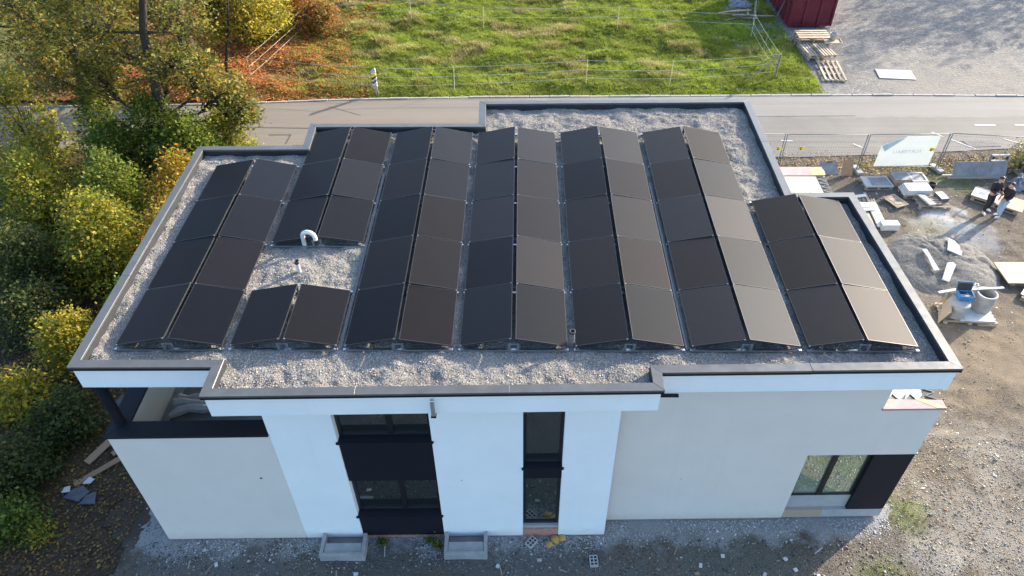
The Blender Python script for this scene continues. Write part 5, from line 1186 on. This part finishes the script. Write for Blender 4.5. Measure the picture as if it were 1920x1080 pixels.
MB().tube([(-.19, 0, .35), (-.14, -.12, .40), (0, -.19, .41), (.14, -.12, .40), (.19, 0, .35)], .007, 6).build('handle', M['galv'], t)
# slatted frame on the gravel
t = empty('slatted_frame', (16.30, 25.88, .055), R(-5), 'flat slatted wooden frame lying on gravel at the field edge', 'slatted frame')
for q in range(5): board(t, 'long_slat', (0.11, 2.3, 0.025), (-.50 + q * .25, 0, .065), mat='wood')
for q in range(4): board(t, 'cross_slat', (1.12, 0.12, 0.045), (0, -1.08 + q * .72, .028), mat='wood')
slab('white_sheet', 19.5, 25.5, 0.035, (1.82, 1.05, 0.02), -0.11, 'white rectangular sheet lying alone on the gravel yard', 'sheet', 'pale_board')
for q in range(11):
    t = empty('scrap_plank', (13.35 + random.uniform(-.9, .9), 33.2 + random.uniform(-.5, .5), hz(13.3, 33.2) + .08 + .03 * q), random.uniform(-.6, .6) + (0 if q % 3 else 1.0), '%s scrap plank %s the loose pile at the field corner' % (('short', 'medium', 'long')[q % 3], ('lowest in', 'low in', 'midway up', 'near the top of')[q // 3]), 'plank', 'scrap planks at the field corner')
    board(t, 'plank', ((.9, 1.3, 1.6)[q % 3], .11, .03), (0, 0, 0), (0, random.uniform(-.12, .12), 0), mat='wood_old')
crumpled('tarpaulin', 13.6, 35.0, hz(13.6, 35), .7, .5, .5, M['grey_sheet'], 'crumpled dark tarpaulin behind the scrap planks', 'tarpaulin', 15)

# ---- left of the house: planks, slate and foil
for lab, x0, y0, x1, y1 in (('wide brown plank leaning toward the terrace wall', -12.15, 1.45, -11.5, 2.75), ('long brown plank lying on the earth below the terrace', -12.2, 0.75, -10.75, 2.05), ('short brown plank tucked beside the terrace wall', -11.55, 1.75, -11.0, 2.35)):
    L = math.hypot(x1 - x0, y1 - y0)
    t = empty('plank', ((x0 + x1) / 2, (y0 + y1) / 2, float(h_wood(np.array((x0 + x1) / 2), np.array((y0 + y1) / 2))) + .06), math.atan2(y1 - y0, x1 - x0), lab, 'plank', 'planks left of the house')
    board(t, 'plank', (L, 0.17 if 'wide' not in lab else .24, 0.04), (0, 0, .02), (0, -.03, 0), mat='plank')
for lab, pts, x, y, mt_ in (('dark broken slate on the earth by the planks', [(-.35, -.1), (.1, -.25), (.3, .05), (.05, .25), (-.2, .15)], -11.95, .45, 'slate'), ('bluish slate shard beside the dark one', [(-.2, -.15), (.22, -.2), (.15, .2), (-.1, .1)], -11.6, .32, 'slate'), ('white shard at left of the broken slate', [(-.1, -.08), (.12, -.06), (.06, .12), (-.08, .08)], -12.3, .55, 'white_board'), ('pale foil scrap above the broken slate', [(-.1, -.1), (.1, -.05), (.14, .1), (-.04, .14)], -11.85, .85, 'white_board'), ('grey speckled slab lying behind the terrace column', [(-.3, -.3), (.25, -.35), (.35, .3), (-.2, .35)], -12.0, 3.6, 'slate')):
    t = empty('shard', (x, y, float(h_wood(np.array(x), np.array(y))) + .05), random.uniform(-.2, .2), lab, 'shard')
    MB().prism(pts, 0, .03).build('piece', M[mt_], t); MB().prism([(a * .9, b_ * .9) for a, b_ in pts], .0305, .033).build('face', M[mt_], t)
t = empty('plank', (-11.55, 3.6, float(h_wood(np.array(-11.5), np.array(3.6))) + .1), R(70), 'pale plank beside the speckled slab behind the column', 'plank')
board(t, 'plank', (1.6, .12, .04), (0, 0, .02), mat='plywood')
# plastic film on the terrace
t = empty('plastic_film', (-7.7, 0.75, 3.16), 0, 'bundle of milky plastic film lying on the left terrace floor', 'plastic film')
for q in range(3):
    pts = [(-.75 + u * 1.8, -.15 + .28 * q + u * .55 + .08 * math.sin(u * 9 + q), .10 + .08 * math.sin(u * 5 + q * 2)) for u in np.linspace(0, 1, 10)]
    MB().tube(pts, [.07 + .06 * abs(math.sin(k * 1.3 + q)) for k in range(10)], 7).build('fold', M['plastic_film'], t)

# ---- small things at the foot of the wall
def flower(x, y, lab, big):
    t = empty('weed_plant', (x, y, zy(x, y)), 0, lab, 'plant')
    T = [(random.uniform(-.1, .1) * big, random.uniform(-.07, .07) * big, random.uniform(.03, .16) * big) for _ in range(14)]
    s_ = MB()
    for p in T: s_.tube([(0, 0, 0), (p[0] * .5, p[1] * .5, p[2] * .7), p], .006, 4, False)
    s_.build('stems', M['bark'], t)
    foliage('leaves', T, 9, (.035, .035, .03), .06, [(0.045, 0.075, 0.014), (0.22, 0.18, 0.02), (0.06, 0.085, 0.018)], [3, 2, 2], t)
flower(-3.42, -0.93, 'yellow-green weed at the wall foot below the dark panel', 1.1); flower(-2.2, -0.9, 'dark green weed with yellow tips beside the right light well', 1.2); flower(-1.98, -1.0, 'tiny yellow weed touching the right light well', .7)
def hollow_brick(x, y, rz_, lab, mat='pale_board'):
    t = empty('hollow_brick', (x, y, zy(x, y) + .01), rz_, lab, 'hollow brick', 'hollow bricks on the earth')
    for a in (-.09, 0, .09): MB().box(a - .012, a + .012, -.14, .14, 0, .1).build('web', M[mat], t)
    for b_ in (-.13, -.045, .045, .13):
        for a in (-.045, .045): MB().box(a - .0325, a + .0325, b_ - .011, b_ + .011, 0, .098).build('cross_web', M[mat], t)
hollow_brick(1.98, -1.40, 0.05, 'pale hollow brick lying in the open before the wall'); hollow_brick(0.42, -.90, -.7, 'pale hollow brick tilted at the foot of the narrow window')
t = empty('foam_blob', (1.05, -.80, zy(1.05, -.8)), 0, 'yellow hardened foam blob on the earth below the narrow window', 'foam')
for dx, dy, r_ in ((-.18, -.12, .10), (-.02, .02, .12), (.16, .06, .11), (.0, -.03, .09)): MB().lathe([(0, r_ * .55), (r_ * .6, r_ * .45), (r_, r_ * .1), (r_ * .9, -.02)], c=(dx, dy, .02), n=12).build('lump', basic('foam_yellow', (0.42, 0.27, 0.07), .9, .2, 12, .004, 30), t, smooth=True)
used_labels = set()
for q in range(44):
    x = random.uniform(-8.5, 9.0); y = random.uniform(-2.4, -1.05)
    if (-5 < x < -3.7 or -1.9 < x < -.6) and y > -1.5: continue
    kd = random.randrange(4); mt_ = random.choice(('white_board', 'pale_board', 'wood_old'))
    below = 'beige terrace wall' if x < -5.4 else 'left light well' if x < -3.6 else 'dark window strip' if x < -1.8 else 'right light well' if x < .1 else 'narrow window' if x < 1.4 else 'corner of the white block' if x < 2.9 else 'blank beige wall' if x < 6.8 else 'right-hand window'
    lab = '%s %s %s the %s' % ({'white_board': 'white', 'pale_board': 'grey', 'wood_old': 'brown'}[mt_], ('scrap strip', 'flat scrap', 'long thin scrap', 'square scrap lump')[kd], 'close to' if y > -1.5 else 'further out from' if y > -2.0 else 'at the picture bottom below', below)
    if lab in used_labels: continue
    used_labels.add(lab); t = empty('debris_piece', (x, y, zy(x, y) + .012), random.uniform(0, 3.1), lab, 'scrap', 'scraps before the house')
    board(t, 'scrap', ((.22, .035, .02), (.12, .08, .02), (.30, .03, .02), (.09, .09, .05))[kd], (0, 0, 0), (random.uniform(-.1, .1), random.uniform(-.1, .1), 0), mat=mt_)

# ================================================================== PEOPLE
M['skin'] = basic('skin', (0.45, 0.27, 0.20), .55, .06, 8, 0, 10)
M['cloth_black'] = basic('black_cloth', (0.013, 0.013, 0.015), .85, .25, 12, .003, 30)
M['cloth_dark'] = basic('dark_trousers', (0.017, 0.017, 0.02), .85, .25, 12, .003, 30)
M['jeans'] = basic('light_blue_jeans', (0.30, 0.40, 0.52), .85, .14, 9, .003, 40)
M['hood'] = basic('grey_hood', (0.42, 0.42, 0.44), .9, .1, 9, .003, 40)
M['shoe'] = basic('white_trainers', (0.68, 0.68, 0.70), .6, .08, 9, 0, 40)
M['hair'] = basic('dark_hair', (0.035, 0.022, 0.016), .6, .3, 20, .004, 60)

def skin_mesh(name, pts, edges, mat, parent, root=0, sub=2):
    me = bpy.data.meshes.new(name); me.from_pydata([p[:3] for p in pts], edges, []); me.materials.append(mat)
    o = bpy.data.objects.new(name, me); col.objects.link(o); o.parent = parent
    md = o.modifiers.new('skin', 'SKIN'); md.use_smooth_shade = True
    for i, p in enumerate(pts):
        r_ = p[3]; me.skin_vertices[0].data[i].radius = r_ if isinstance(r_, tuple) else (r_, r_)
        me.skin_vertices[0].data[i].use_root = (i == root)
    sb = o.modifiers.new('subdivision', 'SUBSURF'); sb.levels = 1; sb.render_levels = sub
    return o
def person(x, y, face, H, label, arms, legs, jacket, trousers, collar, head_fw):
    s = H / 1.75
    t = empty('person', (x, y, zy(x, y)), face, label, 'person', 'people standing in the yard')
    S = lambda p: (p[0] * s, p[1] * s, p[2] * s)
    def V(p, r_): return (*S(p), r_ * s)
    hx, hy = 0, head_fw
    pel, sp, ch, nk = (0, 0, .93), (0, -.005, 1.12), (0, .01, 1.32), (0, .02, 1.46)
    h1, h2, h3 = (hx, hy * .6 + .02, 1.555), (hx, hy + .025, 1.63), (hx, hy + .02, 1.69)
    pts = [V(pel, .12), V(sp, .115), V(ch, .125), V(nk, .052), V(h1, .075), V(h2, .092), V(h3, .075)]
    ed = [(0, 1), (1, 2), (2, 3), (3, 4), (4, 5), (5, 6)]
    pts += [V((hx, hy + .125, 1.605), .014)]; ed += [(5, 7)]                        # nose
    for sx_ in (-1, 1): pts += [V((hx + sx_ * .098, hy, 1.61), .016)]; ed += [(5, len(pts) - 1)]   # ears
    for k, sx_ in enumerate((-1, 1)):
        sh, el, wr, ha = (sx_ * .185, .0, 1.40), arms[k][0], arms[k][1], arms[k][2]
        b0 = len(pts); pts += [V(sh, .06), V(el, .043), V(wr, .029), V(ha, .034)]; ed += [(2, b0), (b0, b0 + 1), (b0 + 1, b0 + 2), (b0 + 2, b0 + 3)]
        d = (Vector(ha) - Vector(wr)).normalized(); side = d.cross(Vector((0, 0, 1))).normalized()
        for f in range(4):                                                             # four fingers, curled a little
            q = Vector(ha) + side * (f - 1.5) * .019 + d * .035
            q2 = q + d * (.030 + .008 * (1.5 - abs(f - 1.5))) + Vector((0, 0, -.008)); q3 = q2 + d * .016 + Vector((0, 0, -.022))
            b1 = len(pts); pts += [V(q, .010), V(q2, .009), V(q3, .008)]; ed += [(b0 + 3, b1), (b1, b1 + 1), (b1 + 1, b1 + 2)]
        q = Vector(ha) + side * (-.035 * sx_) + d * .005; q2 = q + side * (-.014 * sx_) + d * .03
        b1 = len(pts); pts += [V(q, .011), V(q2, .009)]; ed += [(b0 + 3, b1), (b1, b1 + 1)]
        hp_, kn, an, to = (sx_ * .095, 0, .88), legs[k][0], legs[k][1], legs[k][2]
        b0 = len(pts); pts += [V(hp_, .085), V(kn, .057), V(an, .038), V(to, .035)]; ed += [(0, b0), (b0, b0 + 1), (b0 + 1, b0 + 2), (b0 + 2, b0 + 3)]
    body_ = skin_mesh('body', pts, ed, M['skin'], t)
    # clothes
    jp = [V((0, 0, .88), .155), V(sp, .15), V(ch, .155), V((0, .015, 1.435), .085)]; je = [(0, 1), (1, 2), (2, 3)]
    for k, sx_ in enumerate((-1, 1)):
        b0 = len(jp); w_ = Vector(arms[k][1]); e_ = Vector(arms[k][0]); cuff = e_.lerp(w_, .93)
        jp += [V((sx_ * .19, .0, 1.40), .085), V(e_, .064), V(cuff, .047)]; je += [(2, b0), (b0, b0 + 1), (b0 + 1, b0 + 2)]
    skin_mesh('jacket', jp, je, M[jacket], t)
    tp = [V((0, 0, .95), .138)]; te = []
    for k, sx_ in enumerate((-1, 1)):
        b0 = len(tp); kn, an = Vector(legs[k][0]), Vector(legs[k][1]); hem = kn.lerp(an, .93)
        tp += [V((sx_ * .09, 0, .83), .106), V(kn, .078), V(hem, .066)]; te += [(0, b0), (b0, b0 + 1), (b0 + 1, b0 + 2)]
        an, to = Vector(legs[k][1]), Vector(legs[k][2])
        hl = an - (to - an) * .35; d = Vector((to.x - an.x, to.y - an.y, 0)).normalized()
        skin_mesh('shoe', [V((hl.x, hl.y, .05), .045), V((an.x, an.y, .06), .052), V((to.x, to.y, .045), .048), V((to.x + d.x * .07, to.y + d.y * .07, .035), .033)], [(0, 1), (1, 2), (2, 3)], M['shoe'], t)
    skin_mesh('trousers', tp, te, M[trousers], t)
    if collar: skin_mesh('hood', [V((0, -.09, 1.40), .075), V((-.09, -.03, 1.44), .055), (*S((.09, -.03, 1.44)), .055 * s), (*S((-.05, .07, 1.42)), .035 * s), (*S((.05, .07, 1.42)), .035 * s)], [(0, 1), (0, 2), (1, 3), (2, 4)], M[collar], t)
    # hair: cap over crown and back of the head
    hv = []; hf = []; R0 = .108 * s; nn, mm = 14, 7
    for i in range(mm):
        ph = i / (mm - 1) * 1.75
        for j in range(nn):
            a = 2 * math.pi * j / nn; front = max(0, math.sin(a)); p_ = min(ph, 1.75 - .75 * front)
            hv.append((hx * s + R0 * math.sin(p_) * math.cos(a) * .92, (hy + .012) * s + R0 * math.sin(p_) * math.sin(a) * 1.05, 1.655 * s + R0 * math.cos(p_) * 1.0))
    for i in range(mm - 1):
        for j in range(nn): hf.append((i * nn + j, i * nn + (j + 1) % nn, (i + 1) * nn + (j + 1) % nn, (i + 1) * nn + j))
    hm = MB(); hm.add(hv, hf); hm.build('hair', M['hair'], t, smooth=True)
    for sx_ in (-1, 1): MB().lathe([(0, .008 * s), (.008 * s, .004 * s), (.009 * s, -.006 * s)], c=(sx_ * .034 * s, (hy + .105) * s, 1.63 * s), n=8).build('eye', M['hair'], t, smooth=True)
    MB().obox((0, (hy + .112) * s, 1.565 * s), (.045 * s, .012 * s, .008 * s)).build('mouth', M['brick'], t)
    return t
# bent over a phone held in both hands
person(18.62, 13.58, R(200), 1.68, 'person in black jacket and black trousers looking down at a phone',
       [((-.27, .04, 1.14), (-.13, .25, 1.10), (-.06, .31, 1.12)), ((.27, .05, 1.14), (.13, .25, 1.08), (.06, .31, 1.09))],
       [((-.13, .05, .49), (-.15, -.03, .09), (-.18, .08, .04)), ((.13, .08, .49), (.17, .08, .09), (.20, .19, .04))], 'cloth_black', 'cloth_dark', None, .06)
t = empty('phone', (18.62 - math.sin(R(200)) * .33, 13.58 + math.cos(R(200)) * .33, zy(18.6, 13.6) + 1.10), R(200), 'dark phone in the hands of the black-clad person', 'phone')
MB().obox((0, 0, 0), (.075, .145, .009), (.4, 0, 0)).build('shell', M['black_plastic'], t, bevel=.003); MB().obox((0, -.002, .0055), (.068, .135, .001), (.4, 0, 0)).build('screen', M['glass'], t)
person(18.95, 13.20, R(100), 1.60, 'person in black jacket with grey hood, light blue jeans and white shoes',
       [((-.25, .06, 1.12), (-.20, .26, 1.0), (-.18, .32, 1.0)), ((.24, .0, 1.12), (.22, .10, .92), (.20, .14, .86))],
       [((-.09, .06, .49), (-.09, .03, .09), (-.10, .15, .04)), ((.09, .04, .49), (.10, -.05, .09), (.11, .07, .04))], 'cloth_black', 'jeans', 'hood', .05)
